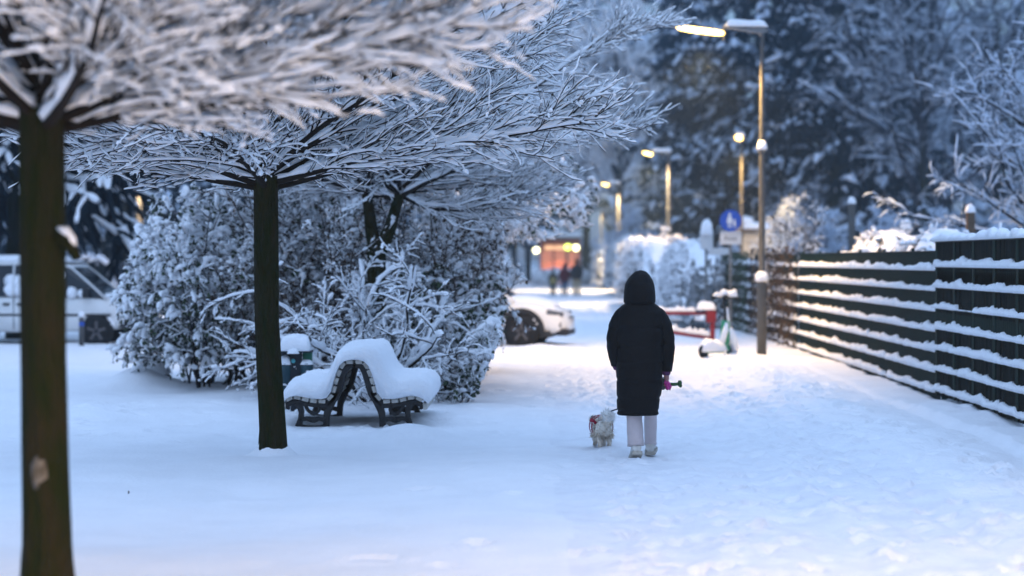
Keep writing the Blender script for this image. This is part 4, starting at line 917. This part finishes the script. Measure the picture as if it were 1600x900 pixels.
# ------------------------------------------------------------------ bench, bin, stone
by_ = 25.3; bx_ = gx(553, by_)
t = thing('double_bench', 'back to back park bench under a thick cushion of snow', 'bench', (bx_, by_, gz(bx_, by_)-.02))
LB = 1.85; k_ = .001637
def zx(x, y): return ((x-625)*k_, (755-y)*k_)
SL = [((655, 328), 0.0), ((700, 350), -58), ((723, 400), -68), ((740, 450), -72), ((753, 503), -72), ((780, 555), -48), ((832, 580), 3), ((886, 577), 6), ((938, 568), 12), ((990, 555), 10), ((1042, 563), -28), ((1078, 612), -86)]
for sgn in (1, -1):
    for (c, an) in SL:
        x_, z_ = zx(*c); b = MB(); b.box((sgn*x_, LB/2, z_), (.069, LB, .040), ry=-sgn*R_(an), bev=.006); b.build('slat', M['slat'], t)
def bar(mb, pts, w0, y, th=.045):
    pts = [zx(*p) for p in pts]; P_ = np.array(pts); n = len(P_)
    xs = np.linspace(0, n-1, (n-1)*5+1)
    # smooth interpolation
    Pc = np.array([[np.interp(x, range(n), P_[:, c]) for c in (0, 1)] for x in xs]); 
    for _ in range(3): Pc[1:-1] = (Pc[:-2]+2*Pc[1:-1]+Pc[2:])/4
    w_ = np.interp(xs, np.linspace(0, n-1, len(w0)), w0)*k_/2
    T_ = nrm(np.gradient(Pc, axis=0)); N_ = np.stack([-T_[:, 1], T_[:, 0]], -1)
    rings = []
    for p, nn, ww in zip(Pc, N_, w_):
        a, c = p+nn*ww, p-nn*ww
        rings.append([(a[0], y-th/2, a[1]), (a[0]*.5+p[0]*.5, y-th/2-.008, a[1]*.5+p[1]*.5), (c[0]*.5+p[0]*.5, y-th/2-.008, c[1]*.5+p[1]*.5), (c[0], y-th/2, c[1]), (c[0], y+th/2, c[1]), (a[0], y+th/2, a[1])])
    mb.loft(rings, smooth=False)
for sgn in (1, -1):
    for yy in (.06, LB-.06):
        b = MB()
        bar(b, [(632, 352), (668, 356), (694, 395), (712, 450), (728, 510), (752, 560), (800, 598)], [28, 34, 44, 48, 50, 52, 50], yy)
        bar(b, [(735, 520), (775, 590), (803, 660), (806, 742)], [40, 52, 44, 40], yy)
        bar(b, [(788, 606), (860, 606), (940, 596), (1010, 582), (1052, 600), (1058, 622), (1040, 628)], [40, 34, 30, 32, 36, 24, 14], yy)
        bar(b, [(985, 592), (965, 640), (968, 690), (986, 745)], [52, 36, 34, 44], yy)
        bar(b, [(806, 706), (850, 690), (889, 702), (930, 690), (975, 700)], [30, 28, 40, 28, 30], yy)
        bar(b, [(860, 606), (850, 640), (885, 665), (925, 640), (940, 606)], [24, 20, 26, 20, 22], yy)
        bar(b, [(806, 735), (850, 744), (930, 744), (986, 735)], [24, 14, 14, 24], yy)
        b.lathe([(.001, -.035), (.022, -.035), (.022, .02), (.001, .02)], (zx(889, 702)[0], yy, zx(889, 702)[1]), n=12, axis='Y')
        if sgn < 0: b.v = [(-p[0], p[1], p[2]) for p in b.v]
        b.build('side_frame', M['iron'], t)
up_r = [(626, 213), (655, 206), (700, 204), (745, 209), (790, 234), (815, 275), (830, 315), (850, 362), (888, 408), (930, 424), (980, 410), (1040, 405), (1100, 420), (1138, 462), (1143, 510), (1128, 555), (1098, 598)]
lo_r = [(1092, 590), (1062, 560), (1035, 548), (988, 540), (938, 552), (886, 562), (832, 564), (800, 558), (772, 520), (758, 460), (742, 410), (720, 352), (690, 322), (655, 312), (628, 312)]
up_l = [(624, 213), (594, 212), (560, 221), (522, 245), (497, 280), (480, 325), (460, 375), (430, 415), (390, 420), (320, 422), (260, 432), (200, 455), (172, 490), (166, 530), (160, 575), (170, 605)]
lo_l = [(176, 592), (192, 565), (215, 550), (262, 540), (312, 552), (364, 562), (418, 564), (450, 558), (478, 520), (492, 460), (508, 410), (530, 352), (560, 322), (595, 312), (622, 312)]
outl = [zx(*p) for p in up_r+lo_r]+[zx(*p) for p in lo_l[::-1]+up_l[::-1]]
ar = np.array(outl); cen_z = .3
rings = []; rg = np.random.default_rng(77); lowv = np.array([p[1] for p in outl])
nU = len(up_r); up_mask = np.array([1]*len(up_r)+[0]*len(lo_r)+[0]*len(lo_l)+[1]*len(up_l), float)
# base line for each upper point: nearest lower outline point, so the cushion shrinks towards the slats at its ends
low_pts = ar[up_mask < .5]
tgt = ar.copy()
for i in range(len(ar)):
    if up_mask[i]: tgt[i] = low_pts[np.argmin(((low_pts-ar[i])**2*np.array([1.0, .25])).sum(1))]
NY = 48
for j in range(NY):
    v_ = j/(NY-1); y_ = -.055+v_*(LB+.11); e = (1-abs(2*v_-1)**7)
    e = max(e, 0)**.4
    e = .32+.68*e
    wob = np.array([fbm(np.array(p[0]*4+3), np.array(y_*3.0), 5, 3) for p in ar])*.045+np.array([fbm(np.array(p[0]*13+9), np.array(y_*11.0), 6, 3) for p in ar])*.022
    q_ = tgt+(ar-tgt)*e
    q_[:, 1] += wob*up_mask*e
    rings.append([(p[0]*(1.0+.02*vn(np.array(y_*4), np.array(0.), 2)), y_+.0, p[1]) for p in q_])
b = MB(); b.loft(rings); sn = b.build('snow_cushion', M['snow'], t)
md = sn.modifiers.new('smooth', 'SMOOTH'); md.factor = .3; md.iterations = 1
bn = 27.7; bnx = gx(462.5, bn)
t = thing('litter_bin', 'twin teal litter bin on a dark post under a snow cap', 'litter bin', (bnx, bn, gz(bnx, bn)-.05))
u_ = bn/F
def zb(y): return EYE-(y-VY)*u_
MB().box((-.0, 0, (zb(545)-0)/2), (.125, .11, zb(545)), bev=.01).build('post_shaft', M['bin_post'], t)
for s in (-1, 1):
    c = s*.125; r_ = .075
    b = MB(); b.lathe([(r_*.78, zb(595)-.08), (r_*.95, zb(575)), (r_, zb(562)), (r_*.9, zb(562)+.003), (r_*.8, zb(562)-.05)], (c, -.03, 0), n=18); o = b.build('bin_bucket', M['bin'], t)
    b = MB(); b.box((c, .035, zb(553)), (.11, .03, .13), bev=.01); b.build('bucket_bracket', M['bin_green' if s > 0 else 'bin_post'], o)
    b = MB(); snow_pad(b, c, -.03, zb(563), .145, .15, .10 if s < 0 else .05, rng, 8, p=3); b.build('bucket_snow', M['snow'], o)
b = MB(); b.box((0, 0, zb(543)), (.37, .30, .025), bev=.008); rf = b.build('canopy', M['bin_post'], t)
b = MB(); snow_pad(b, -.005, 0, zb(543)+.012, .37, .31, .165, rng, 14, rough=.15, p=5); snow_pad(b, -.02, -.155, zb(545.5), .14, .05, .05, rng, 7, p=3); b.build('canopy_snow', M['snow'], rf)
b = MB(); b.lathe([(.001, -.004), (.026, -.004), (.024, .004), (.001, .006)], (-.03, -.058, zb(558)), n=14, axis='Y'); b.build('post_badge', M['teal'], t)
def boulder(label, x, y, rx, ry, h, seed):
    t = thing('boulder', label, 'stone', (x, y, gz(x, y)-.05), 0, None)
    rg = np.random.default_rng(seed); n, m = 26, 13
    A_, B_ = np.meshgrid(np.linspace(0, 2*np.pi, n, endpoint=False), np.linspace(0, np.pi/2, m), indexing='ij')
    r = 1+.35*fbm(np.cos(A_)*1.3+B_+seed, np.sin(A_)*1.3, seed, 3)
    Vv = np.stack([np.cos(A_)*np.cos(B_)**.6*rx*r, np.sin(A_)*np.cos(B_)**.6*ry*r, np.sin(B_)**.8*h*r], -1)
    I_, J_ = np.meshgrid(np.arange(n), np.arange(m-1), indexing='ij'); I2 = (I_+1) % n
    np_mesh('stone_body', Vv.reshape(-1, 3), np.stack([I_*m+J_, I2*m+J_, I2*m+J_+1, I_*m+J_+1], -1).reshape(-1, 4), M['stone'], t)
    V2 = Vv*np.array([1.03, 1.03, 1.0]); V2[:, :, 2] = np.maximum(Vv[:, :, 2], h*.42)+.09*np.sin(B_)+.02
    np_mesh('snow_cap', V2.reshape(-1, 3), np.stack([I_*m+J_, I2*m+J_, I2*m+J_+1, I_*m+J_+1], -1).reshape(-1, 4), M['snow'], t)
boulder('snow topped boulder at the foot of the tall drooping shrub', gx(238, 34.0), 34.0, .26, .22, .24, 4)
t = thing('plant_stem', 'tiny dry stem sticking out of the lawn snow', 'plant', (gx(199, 17.9), 17.9, gz(gx(199, 17.9), 17.9)-.01))
MB().tube([(0, 0, 0), (.002, 0, .02), (0, 0, .034)], [.006, .005, .002], 6).build('stalk', M['twig_brown'], t); MB().tube([(0, 0, .02), (.008, -.003, .028)], [.006, .002], 6).build('leaf', M['dry_leaf'], t)
# ------------------------------------------------------------------ people and dog
def skin_body(name, verts, edges, radii, mats, parent=None, levels=1, root=0):
    me = bpy.data.meshes.new(name); me.from_pydata(verts, edges, []); me.update()
    tmp = bpy.data.objects.new('tmp_body', me); C.objects.link(tmp)
    tmp.modifiers.new('skin', 'SKIN'); sv = me.skin_vertices[0].data
    for i, r in enumerate(radii): sv[i].radius = (r, r) if np.isscalar(r) else r; sv[i].use_root = (i == root)
    ss = tmp.modifiers.new('sub', 'SUBSURF'); ss.levels = levels; ss.render_levels = levels
    bpy.context.view_layer.update()
    m2 = bpy.data.meshes.new_from_object(tmp.evaluated_get(bpy.context.evaluated_depsgraph_get())); m2.name = name
    bpy.data.objects.remove(tmp)
    m2.polygons.foreach_set('use_smooth', [True]*len(m2.polygons))
    m2.materials.clear()
    return link(name, m2, mats, parent)
class Skel:
    def __init__(s): s.v = []; s.e = []; s.r = []
    def add(s, p, r, frm=None):
        s.v.append(tuple(p)); s.r.append(r)
        if frm is not None: s.e.append((frm, len(s.v)-1))
        return len(s.v)-1
def ell(cx, cy, z, hx, hy, n=28, p=2.4, tilt=0.0):
    o = []
    for i in range(n):
        a = 2*math.pi*i/n; c, s = math.cos(a), math.sin(a)
        o.append((cx+hx*math.copysign(abs(c)**(2/p), c), cy+hy*math.copysign(abs(s)**(2/p), s), z+tilt*c))
    return o
def hand(sk, wrist_i, w, dirv, side, curl=.6):
    """palm, four unequal curled fingers and a thumb leaving the side of the palm"""
    d = Vector(dirv).normalized(); lat = Vector((0, 1, 0)); out = d.cross(lat).normalized()*side      # lat: knuckle line runs fore-aft
    palm = Vector(w)+d*.045; pi_ = sk.add(palm, (.024, .016), wrist_i)
    kn = Vector(w)+d*.082; ki = sk.add(kn, (.026, .014), pi_)
    for k, (o, L) in enumerate(((.027, .062), (.009, .070), (-.009, .066), (-.026, .052))):
        b = kn+lat*o; i0 = sk.add(b, .0095, ki); p = b; dd = d.copy()
        for j, fr in enumerate((.45, .32, .23)):
            dd = (dd-out*curl*.55).normalized(); p = p+dd*L*fr; i0 = sk.add(p, .0085-.0012*j, i0)
    t0 = Vector(w)+d*.035+lat*.024; i0 = sk.add(t0, .011, pi_); dd = (d+lat*.9-out*.35).normalized(); p = t0
    for j, L in enumerate((.03, .026, .02)): p = p+dd*L; i0 = sk.add(p, .0098-.0012*j, i0); dd = (dd+d*.5-lat*.25).normalized()
def shoe(parent, ankle, yaw, pitch, sc=1.0, m='shoe', ms='sole'):
    a = Vector(ankle); Mx = Matrix.Translation(a) @ Matrix.Rotation(yaw, 4, 'Z') @ Matrix.Rotation(pitch, 4, 'X')
    up, so_ = [], []
    for y, w_, h0, h1 in ((-.062, .026, -.066, -.02), (-.055, .038, -.072, .015), (-.02, .042, -.072, .032), (.03, .041, -.072, .02), (.08, .044, -.072, -.012), (.13, .046, -.072, -.03), (.165, .040, -.072, -.04), (.188, .022, -.07, -.052)):
        def ring(w2, z0, z1): 
            return [Mx @ Vector((w2*math.cos(k*math.pi/8)*sc, y*sc, ((z0+z1)/2+(z1-z0)/2*math.sin(k*math.pi/8))*sc)) for k in range(16)]
        up.append(ring(w_, h0, h1))
        so_.append([Mx @ Vector((x*(w_+.006)*sc, (y*1.03)*sc, z*sc)) for x, z in ((-1, -.088), (-.8, -.092), (.8, -.092), (1, -.088), (1, -.060), (-1, -.060))])
    o = MB().loft(up).build('shoe', M[m], parent); MB().loft(so_, smooth=False).build('sole', M[ms], o)
    return o
def sleeve(parent, pts, rad, m, name='sleeve'):
    P_ = np.array(pts, float); n = len(P_); xs = np.linspace(0, n-1, 34)
    Pc = np.array([[np.interp(x, range(n), P_[:, c]) for c in range(3)] for x in xs])
    for _ in range(4): Pc[1:-1] = (Pc[:-2]+2*Pc[1:-1]+Pc[2:])/4
    r = np.interp(xs, np.linspace(0, n-1, len(rad)), rad)*(1-.045*np.abs(np.sin(xs*3.4))**14+.02*np.sin(xs*9+1))
    b = MB(); b.tube(Pc, r, 18); return b.build(name, m, parent)

def walker(label, x, y, rz, pose):
    """pose: measured joints for one person, in metres from the ground point"""
    s = pose['s']; sk = Skel(); J = lambda p: tuple(c*s for c in p)
    pel = sk.add(J((0, 0, .86)), (.105*s, .085*s)); sp = sk.add(J((0, .0, 1.04)), (.10*s, .08*s), pel); ch = sk.add(J((0, .0, 1.24)), (.125*s, .085*s), sp)
    nk = sk.add(J((0, .01, 1.375)), .048*s, ch); hb = sk.add(J((0, .03, 1.44)), .066*s, nk); hm = sk.add(J((0, .04, 1.51)), .085*s, hb); ht = sk.add(J((0, .03, 1.575)), .062*s, hm)
    no = sk.add(J((0, .118, 1.49)), .014*s, hm); 
    for sd in (-1, 1): sk.add(J((sd*.084, .03, 1.495)), .016*s, hm)
    for side, arm in ((-1, pose['arm_l']), (1, pose['arm_r'])):
        i = sk.add(J(arm[0]), .05*s, ch); i = sk.add(J(arm[1]), .040*s, i); i = sk.add(J(arm[2]), .027*s, i)
        hand(sk, i, J(arm[2]), tuple(a-b for a, b in zip(arm[2], arm[1])), side, pose.get('curl', .7))
    for leg in (pose['leg_l'], pose['leg_r']):
        i = sk.add(J(leg[0]), .075*s, pel); i = sk.add(J(leg[1]), .052*s, i); i = sk.add(J(leg[2]), .036*s, i); sk.add(J((leg[2][0], leg[2][1]+.12, max(.035, leg[2][2]-.055))), .03*s, i)
    o = skin_body('person', sk.v, sk.e, sk.r, M['skin']); o.location = (x, y, gz(x, y)+pose.get('dz', 0)); o.rotation_euler = (0, 0, rz); tag(o, label, 'person', pose.get('group'))
    for leg, (r0, r1, r2), yw, pt in zip((pose['leg_l'], pose['leg_r']), pose['leg_rad'], pose.get('yaw', (0, 0)), pose.get('pitch', (0, 0))):
        P_ = np.array([J(p) for p in leg]); P_[2, 2] -= .0; xs = np.linspace(0, 2, 30); Pc = np.array([[np.interp(q, range(3), P_[:, c]) for c in range(3)] for q in xs])
        for _ in range(5): Pc[1:-1] = (Pc[:-2]+2*Pc[1:-1]+Pc[2:])/4
        rr = np.interp(xs, [0, 1, 2], [r0*s, r1*s, r2*s])*(1+.018*np.sin(xs*13)+.012*np.sin(xs*31+1)+.06*np.clip(xs-1.85, 0, 1)*6*np.sin(xs*60)**2)
        b = MB(); b.tube(Pc, rr, 20); b.build('trouser_leg', M[pose['trousers']], o)
        shoe(o, J(leg[2]), yw, pt, s*1.05, pose.get('shoe', 'shoe'), pose.get('sole', 'sole'))
    # coat
    rings = []
    zs = np.linspace(pose['coat'][0][0], pose['coat'][-1][0], 90); tab = pose['coat']
    seams = pose.get('seams', [])
    for z in zs:
        hx, hy, cx = [np.interp(z, [t_[0] for t_ in tab], [t_[k] for t_ in tab]) for k in (1, 2, 3)]
        q = 1.0
        for sz in seams: q -= .050*math.exp(-((z-sz)/.013)**2)
        q += .010*math.sin(z*23)*(z < 1.3)
        rings.append([(p[0]+(.011*float(vn(np.array(p[0]*9+z*5), np.array(p[1]*9+z*12), 2))+.006*float(vn(np.array(p[0]*26), np.array(z*7+p[1]*20), 4)))*(1 if p[0] > cx*s else -1), p[1], p[2]) for p in ell(cx*s, 0, z*s, hx*s*q, hy*s*q, 40)])
    b = MB(); b.loft(rings); coat = b.build('coat', M[pose['jacket']], o)
    for arm, rd in ((pose['sl_l'], pose['sl_rad']), (pose['sl_r'], pose['sl_rad'])): sleeve(o, [J(p) for p in arm], [r*s for r in rd], M[pose['jacket']])
    if pose.get('hood'):
        rings = []
        tab = pose['hood']
        for z in np.linspace(tab[0][0], tab[-1][0], 40):
            hx, hy, cx, cy2 = [np.interp(z, [t_[0] for t_ in tab], [t_[k] for t_ in tab]) for k in (1, 2, 3, 4)]
            rings.append([(p[0]+.004*float(vn(np.array(p[0]*22), np.array(z*16.), 5)), p[1], p[2]) for p in ell(cx*s, cy2*s, z*s, hx*s, hy*s, 32, 2.2)])
        b = MB(); b.loft(rings); b.build('hood', M[pose['jacket']], o)
    else:
        b = MB(); b.loft([ell(0, .02*s, z*s, r*s, r*1.08*s, 20, 2) for z, r in ((1.40, .055), (1.46, .085), (1.54, .097), (1.60, .085), (1.635, .05), (1.645, .012))]); b.build('hair' if pose.get('hair') else 'cap', M[pose.get('hat', 'hair')], o)
    return o
PX, PY = gx(999.3, 21.4), 21.4
pose = dict(s=1.0, arm_l=[(-.165, 0, 1.30), (-.215, -.01, 1.03), (-.192, .03, .80)], arm_r=[(.165, 0, 1.30), (.225, -.01, 1.02), (.238, .03, .765)],
    leg_l=[(-.085, 0, .80), (-.052, -.01, .45), (-.034, -.06, .115)], leg_r=[(.085, .02, .80), (.108, .21, .47), (.118, .44, .10)], leg_rad=[(.080, .068, .074), (.080, .060, .054)],
    yaw=(.10, -.12), pitch=(R_(-20), R_(6)), trousers='trouser', jacket='coat', dz=.0, curl=.75,
    coat=[(.385, .172, .135, -.012), (.395, .186, .150, -.012), (.54, .196, .160, -.008), (.75, .205, .168, 0), (1.0, .216, .170, 0), (1.2, .218, .160, .003), (1.29, .205, .145, .004), (1.345, .170, .125, .004), (1.38, .125, .105, .003), (1.41, .09, .09, .002)],
    seams=[.425, .54, .70, .853, 1.0, 1.158], sl_l=[(-.085, 0, 1.285), (-.150, 0, 1.275), (-.195, -.005, 1.18), (-.224, -.01, 1.05), (-.218, .01, .93), (-.198, .025, .825)],
    sl_r=[(.09, 0, 1.285), (.158, 0, 1.275), (.208, -.005, 1.18), (.240, -.01, 1.05), (.246, .01, .92), (.236, .025, .775)], sl_rad=[.050, .076, .080, .074, .066, .052],
    hood=[(1.365, .125, .12, .0, 0), (1.385, .143, .150, 0, .01), (1.42, .142, .152, 0, .015), (1.48, .139, .152, -.001, .02), (1.54, .130, .145, 0, .025), (1.585, .111, .128, .004, .03), (1.625, .083, .10, .008, .032), (1.65, .056, .07, .010, .033), (1.662, .032, .045, .010, .033), (1.667, .008, .012, .010, .033)])
person = walker('hooded person in a long black padded coat walking away with a small dog', PX, PY, 0, pose)
for arm in (pose['sl_l'], pose['sl_r']):
    p1, p0 = Vector(arm[-1]), Vector(arm[-2]); d = (p1-p0).normalized()
    b = MB(); b.tube([p1-d*.02, p1+d*.015, p1+d*.035], [.040, .042, .034], 16); b.build('cuff', M['cuff'], person)
# dog: one continuous body with tufts of fur
DX, DY = gx(945, 22.35), 22.35
sk = Skel()
r0 = sk.add((0, .02, .178), (.102, .096)); a1 = sk.add((0, .14, .188), (.092, .090), r0); a2 = sk.add((0, .27, .195), (.082, .085), a1); n1 = sk.add((0, .35, .205), .056, a2); h1 = sk.add((0, .40, .215), .062, n1); h2 = sk.add((0, .455, .195), .034, h1); sk.add((0, .49, .185), .018, h2)
for s in (-1, 1):
    e = sk.add((s*.05, .39, .262), .020, h1); sk.add((s*.064, .385, .282), .009, e)
    k = sk.add((s*.052, .045, .12), .042, r0); k = sk.add((s*.052, .02, .072), .027, k); k = sk.add((s*.048, -.002, .058), .021, k); k = sk.add((s*.047, .008, .016), .019, k); sk.add((s*.047, .035, .012), .016, k)
    f = sk.add((s*.05, .27, .12), .036, a2); f = sk.add((s*.05, .265, .06), .022, f); f = sk.add((s*.05, .28, .016), .018, f); sk.add((s*.05, .30, .012), .015, f)
tl = sk.add((.0, -.06, .235), .030, r0); tl = sk.add((.012, -.085, .275), .052, tl); tl = sk.add((.022, -.055, .315), .066, tl); sk.add((.025, .015, .312), .050, tl)
dog = skin_body('dog', sk.v, sk.e, sk.r, [M['fur'], M['fur_white']], None, 2)
me = dog.data; nV = len(me.vertices); co = np.empty(nV*3, np.float32); no = np.empty(nV*3, np.float32); me.vertices.foreach_get('co', co); me.vertices.foreach_get('normal', no)
co = co.reshape(-1, 3).astype(float); no = no.reshape(-1, 3).astype(float)
co += no*(.014*fbm(co[:, 0]*38+co[:, 1]*9, co[:, 2]*38+co[:, 1]*31, 3, 3))[:, None]
faces = [tuple(p.vertices) for p in me.polygons]
rg = np.random.default_rng(12); tp = rg.integers(0, nV, 5200); T_ = nrm(np.cross(no[tp], rg.normal(0, 1, (len(tp), 3)))); L_ = np.where(co[tp, 2] < .09, .011, .034)*rg.uniform(.6, 1.3, len(tp))
istail = (co[tp, 2] > .262) & (co[tp, 1] < .10); L_ = np.where(istail, L_*1.35, L_)
back = np.stack([0*L_, -.5+0*L_, -.55+0*L_], -1); back = np.where(istail[:, None], rg.normal(0, .5, (len(tp), 3)), back)
tipd = nrm(no[tp]+back*.7+rg.normal(0, .2, (len(tp), 3)))
base = co[tp]-no[tp]*.003
tv = np.stack([base-T_*.0045, base+T_*.0045, base+tipd*L_[:, None]], 1).reshape(-1, 3)
allv = np.concatenate([co, tv]); faces += [(nV+3*i, nV+3*i+1, nV+3*i+2) for i in range(len(tp))]
m2 = bpy.data.meshes.new('dog'); m2.from_pydata(allv.tolist(), [], faces)
m2.materials.append(M['fur']); m2.materials.append(M['fur_white'])
fc = np.array([allv[list(f)].mean(0) for f in faces]); m2.polygons.foreach_set('material_index', (((fc[:, 2] > .266) & (fc[:, 1] < .12)) | (fc[:, 1] > .34)).astype(np.int32)); m2.polygons.foreach_set('use_smooth', [True]*len(faces)); m2.update()
dog.data = m2; dog.location = (DX, DY, gz(DX, DY)+.0); dog.rotation_euler = (0, 0, R_(9)); dog.scale = (.90, .95, .95)
tag(dog, 'small fluffy cream dog with a curled white tail and red harness', 'dog')
b = MB(); 
for y0, y1 in ((.10, .16), (.235, .285)):
    rings = []
    for y in np.linspace(y0, y1, 5): rings.append(ell(0, 0, 0, .112, .112, 26, 2))
    rings = [[(p[0], y, .197+p[1]) for p in r] for r, y in zip(rings, np.linspace(y0, y1, 5))]; b.loft(rings, cap=False)
b.box((-.085, .19, .25), (.03, .16, .05), ry=-.9, bev=.008); b.box((.0, .19, .302), (.05, .16, .014), bev=.005)
b.build('harness', M['red_cloth'], dog)
b = MB(); b.box((-.098, .13, .235), (.012, .05, .016), ry=-.3, bev=.003); b.box((-.104, .13, .19), (.012, .05, .016), bev=.003); b.build('harness_trim', M['fur_white'], dog)
# leash from the harness up to the right hand, in front of the coat
hx, hy, hz = PX+.245, PY+.05, gz(PX, PY)+.715
pl_ = [(DX-.02, DY+.14, gz(DX, DY)+.315), (DX+.06, DY-.02, gz(DX, DY)+.345), (PX-.02, PY+.45, .44), (PX+.16, PY+.22, .58), (hx, hy, hz)]
b = MB(); b.tube(pl_, .0065, 8); tag(b.build('leash', M['black_plastic']), 'thin dark leash from the dog harness to the walker hand', 'leash')
t = thing('pink_flower', 'pink flower with a short leafy green stem held at the coat side', 'flower', (PX+.250, PY+.03, gz(PX, PY)+.655))
b = MB(); rg = np.random.default_rng(5)
for k in range(16):
    a = k*2.4; rr = .014+.0012*k; b.tube([(0, 0, 0), (.6*rr*math.cos(a), rr*math.sin(a), rr*.6*rg.normal()), (.9*rr*math.cos(a), 1.3*rr*math.sin(a), .018*rg.normal())], [.010, .013, .004], 7)
b.build('blossom', M['pink'], t)
b = MB(); b.tube([(.012, 0, 0), (.045, 0, .0), (.075, 0, .003)], [.012, .011, .010], 10); b.build('stem', M['stem_green'], t)
b = MB()
for k in range(14):
    a = k*2.4; b.tube([(.066, 0, .003), (.078+.006*(k % 3), .018*math.cos(a), .003+.018*math.sin(a)), (.088, .022*math.cos(a+.4), .003+.02*math.sin(a+.4))], [.006, .009, .003], 6)
b.build('leaves', M['stem_green'], t)
t.scale = (1.35, 1.35, 1.35)
t = thing('bag_pouch', 'small grey pouch with white tag hanging from the right hand', 'pouch', (PX+.205, PY+.05, gz(PX, PY)+.66))
b = MB(); b.loft([ell(0, 0, z, hx_, hy_, 16, 2.6) for z, hx_, hy_ in ((-.055, .012, .010), (-.045, .028, .022), (0, .027, .022), (.04, .020, .016), (.058, .008, .006))]); b.build('pouch_body', M['pouch'], t)
b = MB(); b.box((.002, -.004, .052), (.028, .014, .014), bev=.003); b.build('tag', M['sign_white'], t)
# three walkers far down the path
def far_pose(s, jacket, trousers, hem, hood, hat='hair', st=.16, wide=1.0):
    return dict(s=s, arm_l=[(-.165, 0, 1.30), (-.23, -.03, 1.05), (-.22, .05, .84)], arm_r=[(.165, 0, 1.30), (.23, .03, 1.05), (.22, .12, .86)], leg_l=[(-.08, 0, .82), (-.09, st*.6, .46), (-.09, st, .10)], leg_r=[(.08, 0, .82), (.09, -st*.2, .46), (.09, -st, .12)],
        leg_rad=[(.10, .075, .07)]*2, trousers=trousers, jacket=jacket, pitch=(0, R_(-14)), shoe='rubber', sole='rubber', hat=hat, hair=hat == 'hair',
        coat=[(hem, .19*wide, .13, 0), (hem+.02, .20*wide, .14, 0), (1.0, .205*wide, .15, 0), (1.2, .215*wide, .15, 0), (1.29, .20*wide, .14, 0), (1.345, .165, .12, 0), (1.40, .085, .085, 0)],
        sl_l=[(-.085, 0, 1.285), (-.15, 0, 1.275), (-.205, -.01, 1.18), (-.24, -.03, 1.05), (-.225, .045, .86)], sl_r=[(.085, 0, 1.285), (.15, 0, 1.275), (.205, .01, 1.18), (.24, .03, 1.05), (.225, .11, .88)], sl_rad=[.05, .076, .078, .07, .055],
        hood=[(1.37, .12, .12, 0, 0), (1.42, .13, .14, 0, .01), (1.54, .125, .14, 0, .02), (1.60, .10, .11, 0, .03), (1.64, .04, .05, 0, .03)] if hood else None, group='three walkers far down the path')
ch_ = walker('child in dark clothes with a yellow bag on the back, left of the three', gx(864, 114), 114, 0, far_pose(.78, 'jacket_dark', 'jacket_dark', .62, False, 'jacket_dark', .12, 1.05))
MB().box((0, -.14, .72), (.26, .12, .30), bev=.04).build('backpack', M['jacket_yellow'], ch_)
walker('middle walker of the three in a dark red jacket and blue jeans', gx(882, 114.6), 114.6, 0, far_pose(.92, 'jacket_red', 'jeans', .72, True))
walker('tall adult in a dark jacket and beige trousers, right of the three', gx(901, 113.5), 113.5, 0, far_pose(1.05, 'jacket_dark', 'beige', .74, False, wide=1.12))
# ------------------------------------------------------------------ air
HAZE = 0.0014
if HAZE > 0:
    b = MB(); b.box((0, 300, 20), (1200, 1000, 46)); hz = b.build('haze', bpy.data.materials.new('haze_air')); tag(hz, kind='stuff')
    m = hz.data.materials[0]; m.use_nodes = True; tn = m.node_tree; tn.nodes.remove(tn.nodes['Principled BSDF']); v = tn.nodes.new('ShaderNodeVolumePrincipled'); v.inputs['Density'].default_value = HAZE; v.inputs['Color'].default_value = (.55, .77, 1, 1); v.inputs['Anisotropy'].default_value = 0.6
    tn.links.new(v.outputs[0], tn.nodes['Material Output'].inputs['Volume'])
